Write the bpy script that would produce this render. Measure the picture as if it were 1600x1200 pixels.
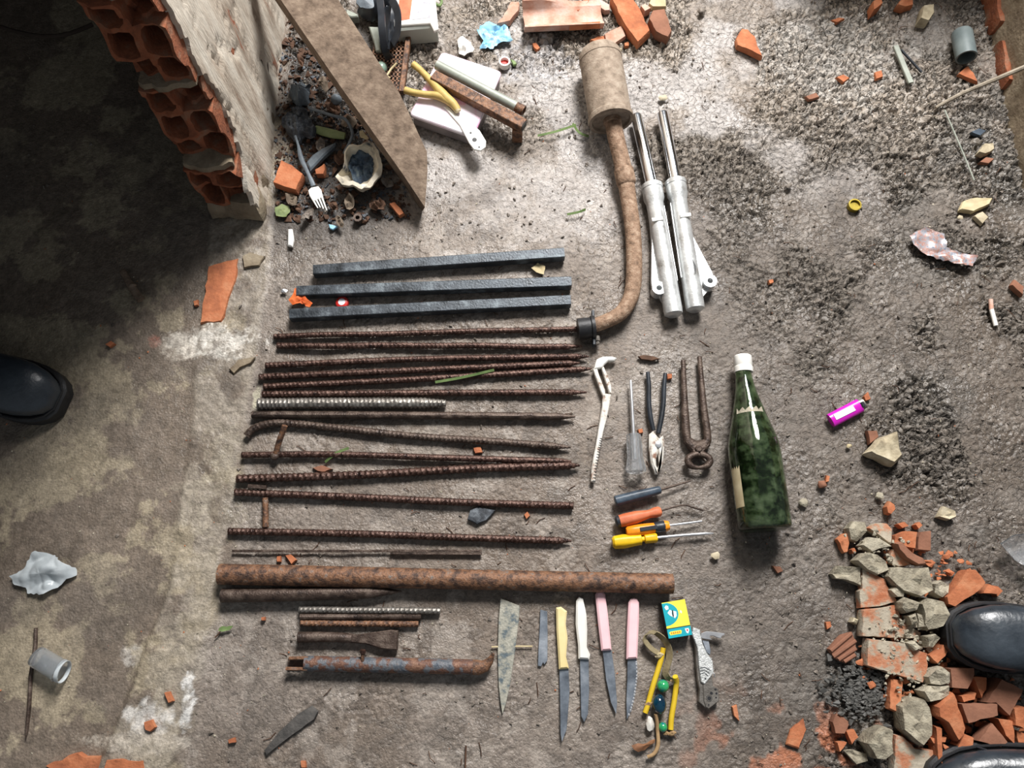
import bpy, bmesh, math, random
import numpy as np
from mathutils import Vector, noise as mnoise

random.seed(7)
for o in list(bpy.data.objects):
    bpy.data.objects.remove(o, do_unlink=True)
scene = bpy.context.scene
COL = scene.collection

# ------------------------------------------------------------------ camera
H, FPX, TILT = 1.35, 1230.0, math.radians(16.0)
ST, CT = math.sin(TILT), math.cos(TILT)
cam_d = bpy.data.cameras.new('camera')
cam_d.sensor_fit = 'HORIZONTAL'
cam_d.sensor_width = 36.0
cam_d.lens = 36.0 * FPX / 1600.0
cam_d.clip_start = 0.02
cam = bpy.data.objects.new('camera', cam_d)
COL.objects.link(cam)
cam.location = (0, 0, H)
cam.rotation_euler = (TILT, 0, 0)
scene.camera = cam

# ------------------------------------------------------------------ light
wd = bpy.data.worlds.new('overcast_sky')
scene.world = wd
wd.use_nodes = True
bgn = wd.node_tree.nodes['Background']
bgn.inputs[0].default_value = (0.86, 0.93, 1.0, 1)
bgn.inputs[1].default_value = 0.21

ld = bpy.data.lights.new('daylight_opening', 'AREA')
ld.shape = 'RECTANGLE'
ld.size, ld.size_y = 1.0, 1.2
ld.energy = 275
ld.color = (1.0, 0.98, 0.96)
lamp = bpy.data.objects.new('daylight_opening', ld)
COL.objects.link(lamp)
lamp.location = (0.72, 2.75, 2.85)
lamp.rotation_euler = (Vector((0.05, 0.45, 0)) - Vector(lamp.location)).to_track_quat('-Z', 'Y').to_euler()

vs = scene.view_settings
vs.view_transform = 'Standard'
vs.look = 'None'
vs.gamma = 1.0
vs.use_curve_mapping = False
vs.exposure = 0.0

# ------------------------------------------------------------------ geometry helpers
def ray(u, v):
    x = (u - 800) / FPX
    y = (600 - v) / FPX
    return Vector((x, y * CT + ST, y * ST - CT))

def P(u, v, z=0.0):
    d = ray(u, v)
    t = (H - z) / -d.z
    return Vector((d.x * t, d.y * t, z))

def onplane(u, v, p0, n):
    d = ray(u, v)
    c = Vector((0, 0, H))
    t = (p0 - c).dot(n) / d.dot(n)
    return c + d * t

def crop(ox, oy, s):
    return lambda pts: [(ox + a / s, oy + b / s) for a, b in pts]

def pp(pts, z):
    return [P(u, v, z) for u, v in pts]

def cat(*gs):
    V, F = [], []
    for v, f in gs:
        k = len(V)
        V += list(v)
        F += [tuple(i + k for i in q) for q in f]
    return V, F

def catmull(pts, step):
    pts = [Vector(p) for p in pts]
    out = []
    n = len(pts)
    for i in range(n - 1):
        p0, p1, p2, p3 = pts[max(i - 1, 0)], pts[i], pts[i + 1], pts[min(i + 2, n - 1)]
        k = max(1, int((p2 - p1).length / step))
        for j in range(k):
            t = j / k
            out.append(0.5 * ((2 * p1) + (p2 - p0) * t + (2 * p0 - 5 * p1 + 4 * p2 - p3) * t * t + (3 * p1 - p0 - 3 * p2 + p3) * t ** 3))
    out.append(pts[-1])
    return out

def frames(pts):
    fr = []
    n = len(pts)
    prev = None
    for i in range(n):
        t = (pts[min(i + 1, n - 1)] - pts[max(i - 1, 0)])
        t = t.normalized() if t.length > 1e-9 else Vector((1, 0, 0))
        if prev is None:
            ref = Vector((0, 0, 1)) if abs(t.z) < 0.9 else Vector((0, 1, 0))
            s = t.cross(ref).normalized()
        else:
            s = (prev - t * prev.dot(t)).normalized()
        prev = s
        fr.append((s, s.cross(t)))
    return fr

def tube(pts, rad, n=10, flat=1.0, rib=None, cap=True):
    """closed tube along pts; rad number or list; flat squashes the up axis; rib(s, phi) multiplies the radius"""
    pts = [Vector(p) for p in pts]
    if not hasattr(rad, '__len__'):
        rad = [rad] * len(pts)
    elif len(rad) != len(pts):
        m = len(rad) - 1
        rr = []
        for i in range(len(pts)):
            q = i / (len(pts) - 1) * m
            a = min(int(q), m - 1)
            rr.append(rad[a] * (1 - (q - a)) + rad[a + 1] * (q - a))
        rad = rr
    fr = frames(pts)
    V, F = [], []
    s = 0
    for i, p in enumerate(pts):
        if i:
            s += (p - pts[i - 1]).length
        a, b = fr[i]
        for k in range(n):
            ph = 2 * math.pi * k / n
            r = rad[i] * (rib(s, ph) if rib else 1)
            V.append(p + a * (math.cos(ph) * r) + b * (math.sin(ph) * r * flat))
    for i in range(len(pts) - 1):
        for k in range(n):
            F.append((i * n + k, i * n + (k + 1) % n, (i + 1) * n + (k + 1) % n, (i + 1) * n + k))
    if cap:
        F.append(tuple(range(n))[::-1])
        F.append(tuple((len(pts) - 1) * n + k for k in range(n)))
    return V, F

def lathe(p0, p1, prof, n=20, flat=1.0, cap=True):
    p0, p1 = Vector(p0), Vector(p1)
    t = (p1 - p0).normalized()
    ref = Vector((0, 0, 1)) if abs(t.z) < 0.9 else Vector((0, 1, 0))
    a = t.cross(ref).normalized()
    b = a.cross(t)
    V, F = [], []
    for q, r in prof:
        c = p0.lerp(p1, q)
        for k in range(n):
            ph = 2 * math.pi * k / n
            V.append(c + a * (math.cos(ph) * r) + b * (math.sin(ph) * r * flat))
    m = len(prof)
    for i in range(m - 1):
        for k in range(n):
            F.append((i * n + k, i * n + (k + 1) % n, (i + 1) * n + (k + 1) % n, (i + 1) * n + k))
    if cap:
        F.append(tuple(range(n))[::-1])
        F.append(tuple((m - 1) * n + k for k in range(n)))
    return V, F

def pipe(p0, p1, r, wall, n=18, depth=None):
    """hollow open pipe"""
    L = (Vector(p1) - Vector(p0)).length
    prof = [(0, r - wall), (0, r), (1, r), (1, r - wall)]
    V, F = lathe(p0, p1, prof + [prof[0]], n, cap=False)
    return V, F

def area2(poly):
    return sum(poly[i - 1].x * poly[i].y - poly[i].x * poly[i - 1].y for i in range(len(poly)))

def densify(poly, step, jit=0.0, rnd=random):
    out = []
    n = len(poly)
    for i in range(n):
        a, b = poly[i], poly[(i + 1) % n]
        k = max(1, int(round((b - a).length / step)))
        for j in range(k):
            p = a.lerp(b, j / k)
            if jit and j:
                p = p + Vector((rnd.uniform(-jit, jit), rnd.uniform(-jit, jit), 0))
            out.append(p.copy())
    return out

def inset(poly, d):
    n = len(poly)
    out = []
    sg = 1 if area2(poly) > 0 else -1
    for i in range(n):
        a, b, c = poly[i - 1], poly[i], poly[(i + 1) % n]
        e1 = (b - a); e2 = (c - b)
        n1 = Vector((-e1.y, e1.x, 0)).normalized() * sg
        n2 = Vector((-e2.y, e2.x, 0)).normalized() * sg
        m = n1 + n2
        if m.length < 1e-6:
            m = n1
        m = m.normalized()
        k = max(0.5, m.dot(n1))
        out.append(b + m * (d / k))
    return out

def prism(poly, z0, z1, bev=0.0006):
    """flat plate with a small bevel on the top edge"""
    if area2(poly) < 0:
        poly = poly[::-1]
    n = len(poly)
    ip = inset(poly, bev)
    V = [Vector((p.x, p.y, z0)) for p in poly] + [Vector((p.x, p.y, z1 - bev)) for p in poly] + [Vector((p.x, p.y, z1)) for p in ip]
    F = [tuple(range(n))[::-1], tuple(range(2 * n, 3 * n))]
    for r in (0, 1):
        for i in range(n):
            j = (i + 1) % n
            F.append((r * n + i, r * n + j, (r + 1) * n + j, (r + 1) * n + i))
    return V, F

def slab(poly, z0, h, ins=0.15, jit=0.0, seed=0, tilt=(0, 0), step=0.012, rough=0.0, dome=0.0):
    """broken piece: ragged outline, chipped rim, uneven top; star-shaped outline"""
    rnd = random.Random(seed)
    if area2(poly) < 0:
        poly = poly[::-1]
    poly = densify(poly, step, jit, rnd)
    n = len(poly)
    c = sum(poly, Vector()) / n
    V = []
    rings = [(0.0, 0.93), (0.35, 1.0), (0.8, 1.0 - ins * 0.35), (1.0, 1.0 - ins), (1.0, (1 - ins) * 0.5)]
    for q, s in rings:
        for p in poly:
            x = c.x + (p.x - c.x) * s
            y = c.y + (p.y - c.y) * s
            z = z0 + h * q
            if q > 0.3 and rough:
                z += (mnoise.noise(Vector((x * 60, y * 60, seed))) ) * rough
            if s < 0.6:
                z += dome
            z += (x - c.x) * tilt[0] + (y - c.y) * tilt[1] if q > 0 else 0
            V.append(Vector((x, y, z)))
    V.append(Vector((c.x, c.y, z0 + h + dome)))
    F = [tuple(range(n))[::-1]]
    for r in range(len(rings) - 1):
        for i in range(n):
            j = (i + 1) % n
            F.append((r * n + i, r * n + j, (r + 1) * n + j, (r + 1) * n + i))
    b = (len(rings) - 1) * n
    for i in range(n):
        F.append((b + i, b + (i + 1) % n, len(V) - 1))
    return V, F

def sheet(poly, zf, rings=10, th=0.0007, seed=0, step=0.006, jit=0.0015):
    """crumpled film over a star-shaped outline; zf(x,y,q) gives the height, q 0 centre..1 rim"""
    rnd = random.Random(seed)
    if area2(poly) < 0:
        poly = poly[::-1]
    poly = densify(poly, step, jit, rnd)
    n = len(poly)
    c = sum(poly, Vector()) / n
    top = []
    for r in range(1, rings + 1):
        q = r / rings
        for p in poly:
            x = c.x + (p.x - c.x) * q
            y = c.y + (p.y - c.y) * q
            top.append(Vector((x, y, zf(x, y, q))))
    ctr = Vector((c.x, c.y, zf(c.x, c.y, 0)))
    V = top + [ctr]
    m = len(V)
    V = V + [v - Vector((0, 0, th)) for v in V]
    F = []
    for r in range(rings - 1):
        for i in range(n):
            j = (i + 1) % n
            F.append((r * n + i, (r + 1) * n + i, (r + 1) * n + j, r * n + j))
            F.append((m + r * n + i, m + r * n + j, m + (r + 1) * n + j, m + (r + 1) * n + i))
    for i in range(n):
        j = (i + 1) % n
        F.append((i, j, m - 1))
        F.append((m + j, m + i, 2 * m - 1))
        a, b = (rings - 1) * n + i, (rings - 1) * n + j
        F.append((a, m + a, m + b, b))
    return V, F

def box(x0, x1, y0, y1, z0, z1):
    V = [Vector((x, y, z)) for z in (z0, z1) for x, y in ((x0, y0), (x1, y0), (x1, y1), (x0, y1))]
    return V, [(3, 2, 1, 0), (4, 5, 6, 7), (0, 1, 5, 4), (1, 2, 6, 5), (2, 3, 7, 6), (3, 0, 4, 7)]

def bar(p0, p1, w, h, bev=0.001, seg=1):
    """rectangular bar from p0 to p1 (centre line of the cross-section)"""
    p0, p1 = Vector(p0), Vector(p1)
    t = (p1 - p0).normalized()
    ref = Vector((0, 0, 1)) if abs(t.z) < 0.9 else Vector((0, 1, 0))
    s = t.cross(ref).normalized()
    u = s.cross(t)
    a, b = w / 2, h / 2
    sec = [(-a + bev, -b), (a - bev, -b), (a, -b + bev), (a, b - bev), (a - bev, b), (-a + bev, b), (-a, b - bev), (-a, -b + bev)]
    V, F = [], []
    for i in range(seg + 1):
        c = p0.lerp(p1, i / seg)
        V += [c + s * x + u * y for x, y in sec]
    for i in range(seg):
        for k in range(8):
            F.append((i * 8 + k, i * 8 + (k + 1) % 8, (i + 1) * 8 + (k + 1) % 8, (i + 1) * 8 + k))
    F.append(tuple(range(8))[::-1])
    F.append(tuple(seg * 8 + k for k in range(8)))
    return V, F

def ellipsoid(c, rx, ry, rz, n=20, m=12, rot=0.0):
    V, F = [], []
    cr, sr = math.cos(rot), math.sin(rot)
    for i in range(1, m):
        th = math.pi * i / m
        for k in range(n):
            ph = 2 * math.pi * k / n
            x, y, z = rx * math.sin(th) * math.cos(ph), ry * math.sin(th) * math.sin(ph), rz * math.cos(th)
            V.append(Vector((c[0] + x * cr - y * sr, c[1] + x * sr + y * cr, c[2] + z)))
    V += [Vector((c[0], c[1], c[2] + rz)), Vector((c[0], c[1], c[2] - rz))]
    a = len(V) - 2
    for i in range(m - 2):
        for k in range(n):
            F.append((i * n + k, (i + 1) * n + k, (i + 1) * n + (k + 1) % n, i * n + (k + 1) % n))
    for k in range(n):
        F.append((a, k, (k + 1) % n))
        F.append((a + 1, (m - 2) * n + (k + 1) % n, (m - 2) * n + k))
    return V, F

def hull_rock(c, rx, ry, rz, seed, npts=16):
    rnd = random.Random(seed)
    bm = bmesh.new()
    for i in range(npts):
        v = Vector((rnd.gauss(0, 1), rnd.gauss(0, 1), rnd.gauss(0, 1))).normalized()
        k = rnd.uniform(0.75, 1.0)
        bm.verts.new((c[0] + v.x * rx * k, c[1] + v.y * ry * k, c[2] + v.z * rz * k))
    bmesh.ops.convex_hull(bm, input=bm.verts)
    loose = [v for v in bm.verts if not v.link_faces]
    bmesh.ops.delete(bm, geom=loose, context='VERTS')
    bm.verts.index_update()
    V = [v.co.copy() for v in bm.verts]
    F = [tuple(v.index for v in f.verts) for f in bm.faces]
    bm.free()
    return V, F

def ribbon(pts, w, th=0.0012, ups=None):
    """flat band along pts, standing along 'up' vectors"""
    pts = [Vector(p) for p in pts]
    V, F = [], []
    n = len(pts)
    for i in range(n):
        t = (pts[min(i + 1, n - 1)] - pts[max(i - 1, 0)]).normalized()
        u = (ups(i / (n - 1)) if ups else Vector((0, 0, 1)))
        u = (u - t * u.dot(t)).normalized()
        s = t.cross(u)
        V += [pts[i] + u * w / 2 + s * th / 2, pts[i] + u * w / 2 - s * th / 2, pts[i] - u * w / 2 - s * th / 2, pts[i] - u * w / 2 + s * th / 2]
    for i in range(n - 1):
        for k in range(4):
            F.append((i * 4 + k, i * 4 + (k + 1) % 4, (i + 1) * 4 + (k + 1) % 4, (i + 1) * 4 + k))
    F.append((3, 2, 1, 0))
    F.append(tuple((n - 1) * 4 + k for k in range(4)))
    return V, F

def ring(c, r0, r1, z0, z1, n=16):
    """flat washer-like ring about a vertical axis"""
    V, F = [], []
    for r, z in ((r0, z0), (r1, z0), (r1, z1), (r0, z1)):
        for k in range(n):
            a = 2 * math.pi * k / n
            V.append(Vector((c[0] + r * math.cos(a), c[1] + r * math.sin(a), z)))
    for i in range(4):
        for k in range(n):
            j = (i + 1) % 4
            F.append((i * n + k, i * n + (k + 1) % n, j * n + (k + 1) % n, j * n + k))
    return V, F

# ------------------------------------------------------------------ object helpers
def mesh_data(name, g, m, smooth=40):
    V, F = g
    me = bpy.data.meshes.new(name)
    me.from_pydata([tuple(v) for v in V], [], F)
    me.update()
    bm = bmesh.new()
    bm.from_mesh(me)
    bmesh.ops.recalc_face_normals(bm, faces=bm.faces)
    bm.to_mesh(me)
    bm.free()
    if smooth:
        me.shade_smooth()
        me.set_sharp_from_angle(angle=math.radians(smooth))
    me.materials.append(m)
    return me

def base_of(V):
    xs = [v[0] for v in V]; ys = [v[1] for v in V]; zs = [v[2] for v in V]
    return Vector(((min(xs) + max(xs)) / 2, (min(ys) + max(ys)) / 2, min(zs)))

def thing(name, label, category, loc, group=None):
    o = bpy.data.objects.new(name, None)
    COL.objects.link(o)
    o.empty_display_size = 0.02
    o.location = loc
    o['label'] = label
    o['category'] = category
    if group:
        o['group'] = group
    return o

ORIG = {}
def wloc(o):
    return ORIG.get(o.name, Vector(o.location))

def part(parent, name, g, m, smooth=40, label=None):
    V, F = g
    b = base_of(V)
    pw = wloc(parent)
    o = bpy.data.objects.new(name, mesh_data(name, ([v - b for v in V], F), m, smooth))
    COL.objects.link(o)
    o.parent = parent
    o.location = b - pw
    ORIG[o.name] = b
    if label:
        o['label'] = label
    return o

def solo(name, label, category, g, m, group=None, smooth=40, kind=None):
    V, F = g
    b = base_of(V)
    o = bpy.data.objects.new(name, mesh_data(name, ([v - b for v in V], F), m, smooth))
    COL.objects.link(o)
    o.location = b
    ORIG[o.name] = b
    if kind:
        o['kind'] = kind
    if label:
        o['label'] = label
    if category:
        o['category'] = category
    if group:
        o['group'] = group
    return o

# ------------------------------------------------------------------ materials
MATS = {}
def pm(name, cols, scale=30, rough=0.6, metal=0.0, bump=0.0, bscale=None, detail=6, spec=0.5, trans=0.0, ior=1.45, coat=0.0, alpha=1.0, stretch=(1, 1, 1), rvar=0.0, spos=None, tvar=None):
    m = bpy.data.materials.new(name)
    m.use_nodes = True
    nt = m.node_tree
    N, L = nt.nodes, nt.links
    bs = N['Principled BSDF']
    tc = N.new('ShaderNodeTexCoord')
    oi = N.new('ShaderNodeObjectInfo')
    mp = N.new('ShaderNodeMapping')
    sc = N.new('ShaderNodeVectorMath'); sc.operation = 'SCALE'
    sc.inputs[0].default_value = (7.3, 5.1, 3.7)
    L.new(oi.outputs['Random'], sc.inputs['Scale'])
    L.new(tc.outputs['Object'], mp.inputs['Vector'])
    L.new(sc.outputs[0], mp.inputs['Location'])
    mp.inputs['Scale'].default_value = stretch
    nz = N.new('ShaderNodeTexNoise')
    nz.inputs['Scale'].default_value = scale
    nz.inputs['Detail'].default_value = detail
    nz.inputs['Roughness'].default_value = 0.62
    L.new(mp.outputs[0], nz.inputs['Vector'])
    if len(cols) > 1:
        cr = N.new('ShaderNodeValToRGB')
        el = cr.color_ramp.elements
        while len(el) < len(cols):
            el.new(0.5)
        for i, c in enumerate(cols):
            el[i].position = spos[i] if spos else 0.3 + 0.4 * i / (len(cols) - 1)
            el[i].color = (*c, 1)
        L.new(nz.outputs['Fac'], cr.inputs[0])
        L.new(cr.outputs[0], bs.inputs['Base Color'])
    else:
        bs.inputs['Base Color'].default_value = (*cols[0], 1)
    bs.inputs['Roughness'].default_value = rough
    if rvar:
        mr = N.new('ShaderNodeMapRange')
        mr.inputs['From Min'].default_value = 0.3
        mr.inputs['From Max'].default_value = 0.7
        mr.inputs['To Min'].default_value = max(0.02, rough - rvar)
        mr.inputs['To Max'].default_value = min(1, rough + rvar)
        L.new(nz.outputs['Fac'], mr.inputs['Value'])
        L.new(mr.outputs[0], bs.inputs['Roughness'])
    if tvar:
        mt = N.new('ShaderNodeMapRange')
        mt.inputs['From Min'].default_value = 0.45
        mt.inputs['From Max'].default_value = 0.66
        mt.inputs['To Min'].default_value = tvar[0]
        mt.inputs['To Max'].default_value = tvar[1]
        L.new(nz.outputs['Fac'], mt.inputs['Value'])
        L.new(mt.outputs[0], bs.inputs['Transmission Weight'])
    bs.inputs['Metallic'].default_value = metal
    bs.inputs['Specular IOR Level'].default_value = spec
    bs.inputs['Transmission Weight'].default_value = trans
    bs.inputs['IOR'].default_value = ior
    bs.inputs['Coat Weight'].default_value = coat
    bs.inputs['Alpha'].default_value = alpha
    if bump:
        nb = N.new('ShaderNodeTexNoise')
        nb.inputs['Scale'].default_value = bscale or scale * 4
        nb.inputs['Detail'].default_value = 5
        L.new(mp.outputs[0], nb.inputs['Vector'])
        bp = N.new('ShaderNodeBump')
        bp.inputs['Strength'].default_value = bump
        bp.inputs['Distance'].default_value = 0.002
        L.new(nb.outputs['Fac'], bp.inputs['Height'])
        L.new(bp.outputs[0], bs.inputs['Normal'])
    MATS[name] = m
    return m

def srgb(r, g, b):
    f = lambda c: (c / 255 / 12.92) if c <= 10 else ((c / 255 + 0.055) / 1.055) ** 2.4
    return (f(r), f(g), f(b))

m_rust = pm('rusty_rebar_steel', [srgb(36, 25, 22), srgb(74, 52, 44), srgb(122, 98, 88)], 110, 0.36, 0.5, 0.5, 500, rvar=0.16)
m_rust_light = pm('orange_rusted_steel', [srgb(46, 36, 32), srgb(86, 64, 52), srgb(134, 96, 70), srgb(116, 108, 102)], 85, 0.58, 0.2, 0.7, 320, detail=10)
m_darkrust = pm('dark_rusted_steel', [srgb(42, 34, 31), srgb(78, 64, 56), srgb(112, 98, 88)], 60, 0.48, 0.4, 0.5, 350, rvar=0.15)
m_greysteel = pm('grey_ribbed_steel', [srgb(96, 90, 84), srgb(150, 145, 138)], 70, 0.42, 0.6, 0.3, 400)
m_blackbar = pm('black_blue_painted_steel', [srgb(40, 44, 48), srgb(70, 76, 82), srgb(126, 135, 140)], 40, 0.42, 0.35, 0.3, 260, rvar=0.15, spos=[0.3, 0.55, 0.75])
m_exhaust = pm('dusty_rusted_exhaust', [srgb(112, 98, 84), srgb(150, 134, 118), srgb(170, 156, 140)], 60, 0.8, 0.1, 0.5, 300)
m_exhpipe = pm('rusted_exhaust_pipe', [srgb(96, 76, 60), srgb(146, 118, 96), srgb(178, 154, 132)], 90, 0.75, 0.05, 0.7, 350)
m_chrome = pm('worn_chrome', [srgb(215, 218, 222), srgb(235, 236, 238)], 30, 0.14, 1.0, 0.05, 300)
m_alu = pm('worn_cast_aluminium', [srgb(150, 146, 140), srgb(198, 200, 200), srgb(225, 228, 228)], 35, 0.38, 0.55, 0.25, 250, rvar=0.12, spos=[0.28, 0.42, 0.7])
m_black_rubber = pm('black_rubber', [srgb(26, 26, 28), srgb(44, 44, 46)], 60, 0.5, 0, 0.2)
m_black_plastic = pm('black_plastic', [srgb(30, 33, 38), srgb(48, 54, 62)], 30, 0.38, 0, 0.1)
m_orange_tile = pm('broken_orange_clay', [srgb(148, 88, 60), srgb(178, 108, 72), srgb(190, 128, 92)], 36, 0.88, 0, 0.6, 200)
m_dusty_tile = pm('clay_with_mortar_dust', [srgb(170, 104, 72), srgb(178, 128, 100), srgb(166, 154, 136), srgb(182, 172, 154)], 38, 0.9, 0, 0.7, 220, spos=[0.36, 0.46, 0.54, 0.7])
m_brown_tile = pm('brown_clay_skin', [srgb(118, 80, 62), srgb(150, 104, 82)], 30, 0.88, 0, 0.4, 200)
m_pink_tile = pm('pale_pink_clay', [srgb(176, 118, 94), srgb(196, 158, 140), srgb(206, 184, 174)], 25, 0.85, 0, 0.4, 200)
m_mortar = pm('grey_mortar', [srgb(104, 97, 84), srgb(148, 140, 122), srgb(180, 172, 152)], 70, 0.92, 0, 1.0, 320)
m_pale_mortar = pm('pale_mortar', [srgb(140, 132, 116), srgb(188, 180, 160)], 70, 0.92, 0, 1.0, 320)
m_stone = pm('beige_stone', [srgb(130, 118, 96), srgb(178, 166, 140), srgb(204, 194, 170)], 40, 0.88, 0, 0.6, 200)
m_wood = pm('weathered_grey_wood', [srgb(88, 73, 60), srgb(124, 106, 90), srgb(148, 130, 112)], 60, 0.85, 0, 0.6, 200, detail=9)
m_plaster = pm('dirty_wall_plaster', [srgb(146, 92, 68), srgb(150, 134, 118), srgb(190, 178, 162), srgb(212, 204, 190)], 11, 0.9, 0, 0.8, 120, stretch=(1, 2.2, 0.45), spos=[0.33, 0.37, 0.47, 0.64], detail=9)
m_brick = pm('hollow_clay_brick', [srgb(104, 62, 44), srgb(146, 86, 58), srgb(140, 112, 92)], 30, 0.92, 0, 0.8, 200)
m_innerwall = pm('dark_inner_wall', [srgb(58, 48, 42), srgb(92, 80, 70)], 5, 0.95, 0, 0.5, 60)  # mottled dark brown for inner walls, roof slab and cable
m_cement = pm('dirty_cement', [srgb(100, 86, 70), srgb(136, 122, 102), srgb(156, 144, 124)], 22, 0.92, 0, 0.9, 140)
m_glass = pm('dark_green_bottle_glass', [srgb(64, 92, 54), srgb(104, 130, 88), srgb(122, 138, 106)], 40, 0.05, 0, 0.35, 50, trans=0.94, ior=1.5, tvar=(0.97, 0.66), detail=10)
m_white_plastic = pm('white_plastic', [srgb(224, 222, 214), srgb(242, 240, 234)], 20, 0.4)
m_white_worn = pm('white_worn_paint_on_rust', [srgb(132, 96, 76), srgb(206, 200, 190), srgb(232, 230, 224)], 60, 0.55, 0, 0.3, spos=[0.36, 0.46, 0.7])
m_clear = pm('clear_plastic', [(0.93, 0.95, 0.97)], 20, 0.12, 0, 0, trans=0.88, ior=1.35)
m_cloudy = pm('cloudy_plastic_film', [srgb(178, 186, 190), srgb(206, 212, 214)], 40, 0.3, 0, 0.4, 60, alpha=0.86)
m_yellow_wood = pm('peeled_yellow_wood', [srgb(168, 142, 78), srgb(200, 174, 104)], 40, 0.55, 0, 0.2)
m_yellow = pm('yellow_plastic', [srgb(210, 165, 20), srgb(246, 206, 30)], 45, 0.42, 0, 0.15)
m_yellow_rubber = pm('yellow_latex_tube', [srgb(196, 160, 24), srgb(222, 190, 50)], 30, 0.5)
m_orange = pm('orange_plastic', [srgb(226, 130, 20), srgb(248, 158, 34)], 40, 0.4)
m_salmon = pm('worn_orange_handle', [srgb(184, 92, 56), srgb(216, 124, 84)], 40, 0.55, 0, 0.2)
m_navy = pm('dark_blue_grey_plastic', [srgb(40, 48, 58), srgb(76, 90, 104)], 40, 0.4, 0, 0.2)
m_grey_plastic = pm('grey_rubber_inlay', [srgb(96, 92, 88), srgb(124, 120, 116)], 40, 0.6)
m_blade = pm('tarnished_blade_steel', [srgb(92, 99, 108), srgb(128, 136, 146), srgb(164, 170, 178)], 30, 0.36, 0.4, 0.15, 300, rvar=0.1)
m_oldblade = pm('pitted_blade_steel', [srgb(94, 106, 112), srgb(160, 158, 146), srgb(188, 184, 170)], 80, 0.6, 0.3, 0.4, 300, spos=[0.36, 0.5, 0.7], detail=9)
m_bright = pm('bright_steel', [srgb(172, 173, 176), srgb(212, 213, 216)], 30, 0.3, 0.6, 0.1)
m_pink = pm('pink_plastic', [srgb(238, 190, 196), srgb(250, 214, 216)], 12, 0.45)
m_cream = pm('cream_plastic', [srgb(222, 200, 140), srgb(240, 224, 172)], 16, 0.5)
m_teal = pm('teal_card', [srgb(6, 150, 166), srgb(16, 172, 186)], 20, 0.6)
m_card_yellow = pm('yellow_card', [srgb(246, 226, 50), srgb(252, 238, 90)], 20, 0.6)
m_card_dark = pm('dark_card', [srgb(34, 34, 36), srgb(58, 56, 56)], 50, 0.8)
m_khaki = pm('khaki_strap', [srgb(116, 104, 78), srgb(150, 138, 108)], 60, 0.8, 0, 0.4)
m_leather = pm('brown_leather', [srgb(110, 74, 50), srgb(160, 114, 80)], 40, 0.7, 0, 0.4)
m_cord = pm('tan_cord', [srgb(140, 110, 76), srgb(178, 148, 108)], 60, 0.8)
m_marble_g = pm('green_blue_marble', [srgb(20, 90, 140), srgb(40, 150, 90), srgb(90, 190, 130)], 60, 0.08, 0, coat=0.6)
m_marble_b = pm('dark_blue_marble', [srgb(8, 20, 40), srgb(14, 60, 80)], 50, 0.06, 0, coat=0.6)
m_boot = pm('worn_black_leather', [srgb(32, 37, 43), srgb(58, 66, 74)], 18, 0.32, 0, 0.3, 140, rvar=0.1, spec=0.7)
m_trouser = pm('dark_trouser_cloth', [srgb(24, 26, 34), srgb(38, 40, 50)], 80, 0.95, 0, 0.5)
m_purple = pm('magenta_lighter_plastic', [srgb(178, 20, 160), srgb(204, 40, 186)], 20, 0.22)
m_white = pm('white_print', [srgb(236, 236, 240)], 20, 0.5)
m_blue_film = pm('light_blue_plastic_film', [srgb(110, 176, 212), srgb(168, 212, 234)], 35, 0.45, 0, 0.3)
m_pinkprint = pm('pink_white_printed_card', [srgb(232, 170, 200), srgb(240, 224, 236), srgb(246, 240, 246)], 24, 0.5, 0, 0, spos=[0.34, 0.46, 0.6])
m_red = pm('red_plastic', [srgb(196, 40, 36), srgb(220, 70, 60)], 20, 0.4)
m_green = pm('fresh_green_leaf', [srgb(78, 100, 54), srgb(126, 148, 92)], 40, 0.6)
m_dullgreen = pm('dull_green_rind', [srgb(96, 112, 70), srgb(140, 150, 104)], 40, 0.6)
m_char = pm('charred_crust', [srgb(34, 34, 36), srgb(70, 74, 80), srgb(120, 126, 132)], 60, 0.7, 0, 0.6)
m_ash = pm('ash_grey_film', [srgb(70, 78, 86), srgb(120, 130, 138)], 40, 0.5, 0, 0.4)
m_bowl = pm('scorched_white_paper', [srgb(60, 66, 74), srgb(206, 196, 176), srgb(226, 218, 200)], 28, 0.8, 0, 0.4, spos=[0.3, 0.42, 0.6])
m_scorch = pm('scorched_blue_black', [srgb(24, 28, 34), srgb(62, 80, 100), srgb(120, 134, 140)], 50, 0.7, 0, 0.4)
m_gold = pm('brass_bottle_cap', [srgb(120, 104, 30), srgb(176, 156, 66)], 60, 0.35, 0.6)
m_leafdry = pm('dry_pale_leaf', [srgb(176, 160, 124), srgb(206, 194, 160)], 40, 0.8)
m_wrapper = pm('printed_foil_wrapper', [srgb(84, 92, 112), srgb(160, 160, 166), srgb(168, 120, 106), srgb(196, 194, 192)], 130, 0.4, 0.2, spos=[0.3, 0.45, 0.58, 0.68])
m_pvc = pm('grey_pvc', [srgb(84, 96, 98), srgb(120, 130, 130)], 20, 0.5)
m_galv = pm('galvanised_tube', [srgb(130, 136, 126), srgb(168, 172, 162)], 30, 0.5, 0.3)
m_mud = pm('dark_damp_clay', [srgb(78, 71, 65), srgb(112, 103, 94), srgb(146, 137, 128)], 60, 0.7, 0, 0.6)
m_stick = pm('dry_grey_stick', [srgb(120, 110, 96), srgb(168, 158, 142)], 60, 0.85, 0, 0.3)
m_twig = pm('dark_brown_twig', [srgb(60, 42, 32), srgb(104, 76, 58)], 60, 0.85)
m_straw = pm('pale_straw', [srgb(178, 160, 120), srgb(206, 192, 156)], 60, 0.8)
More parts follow.
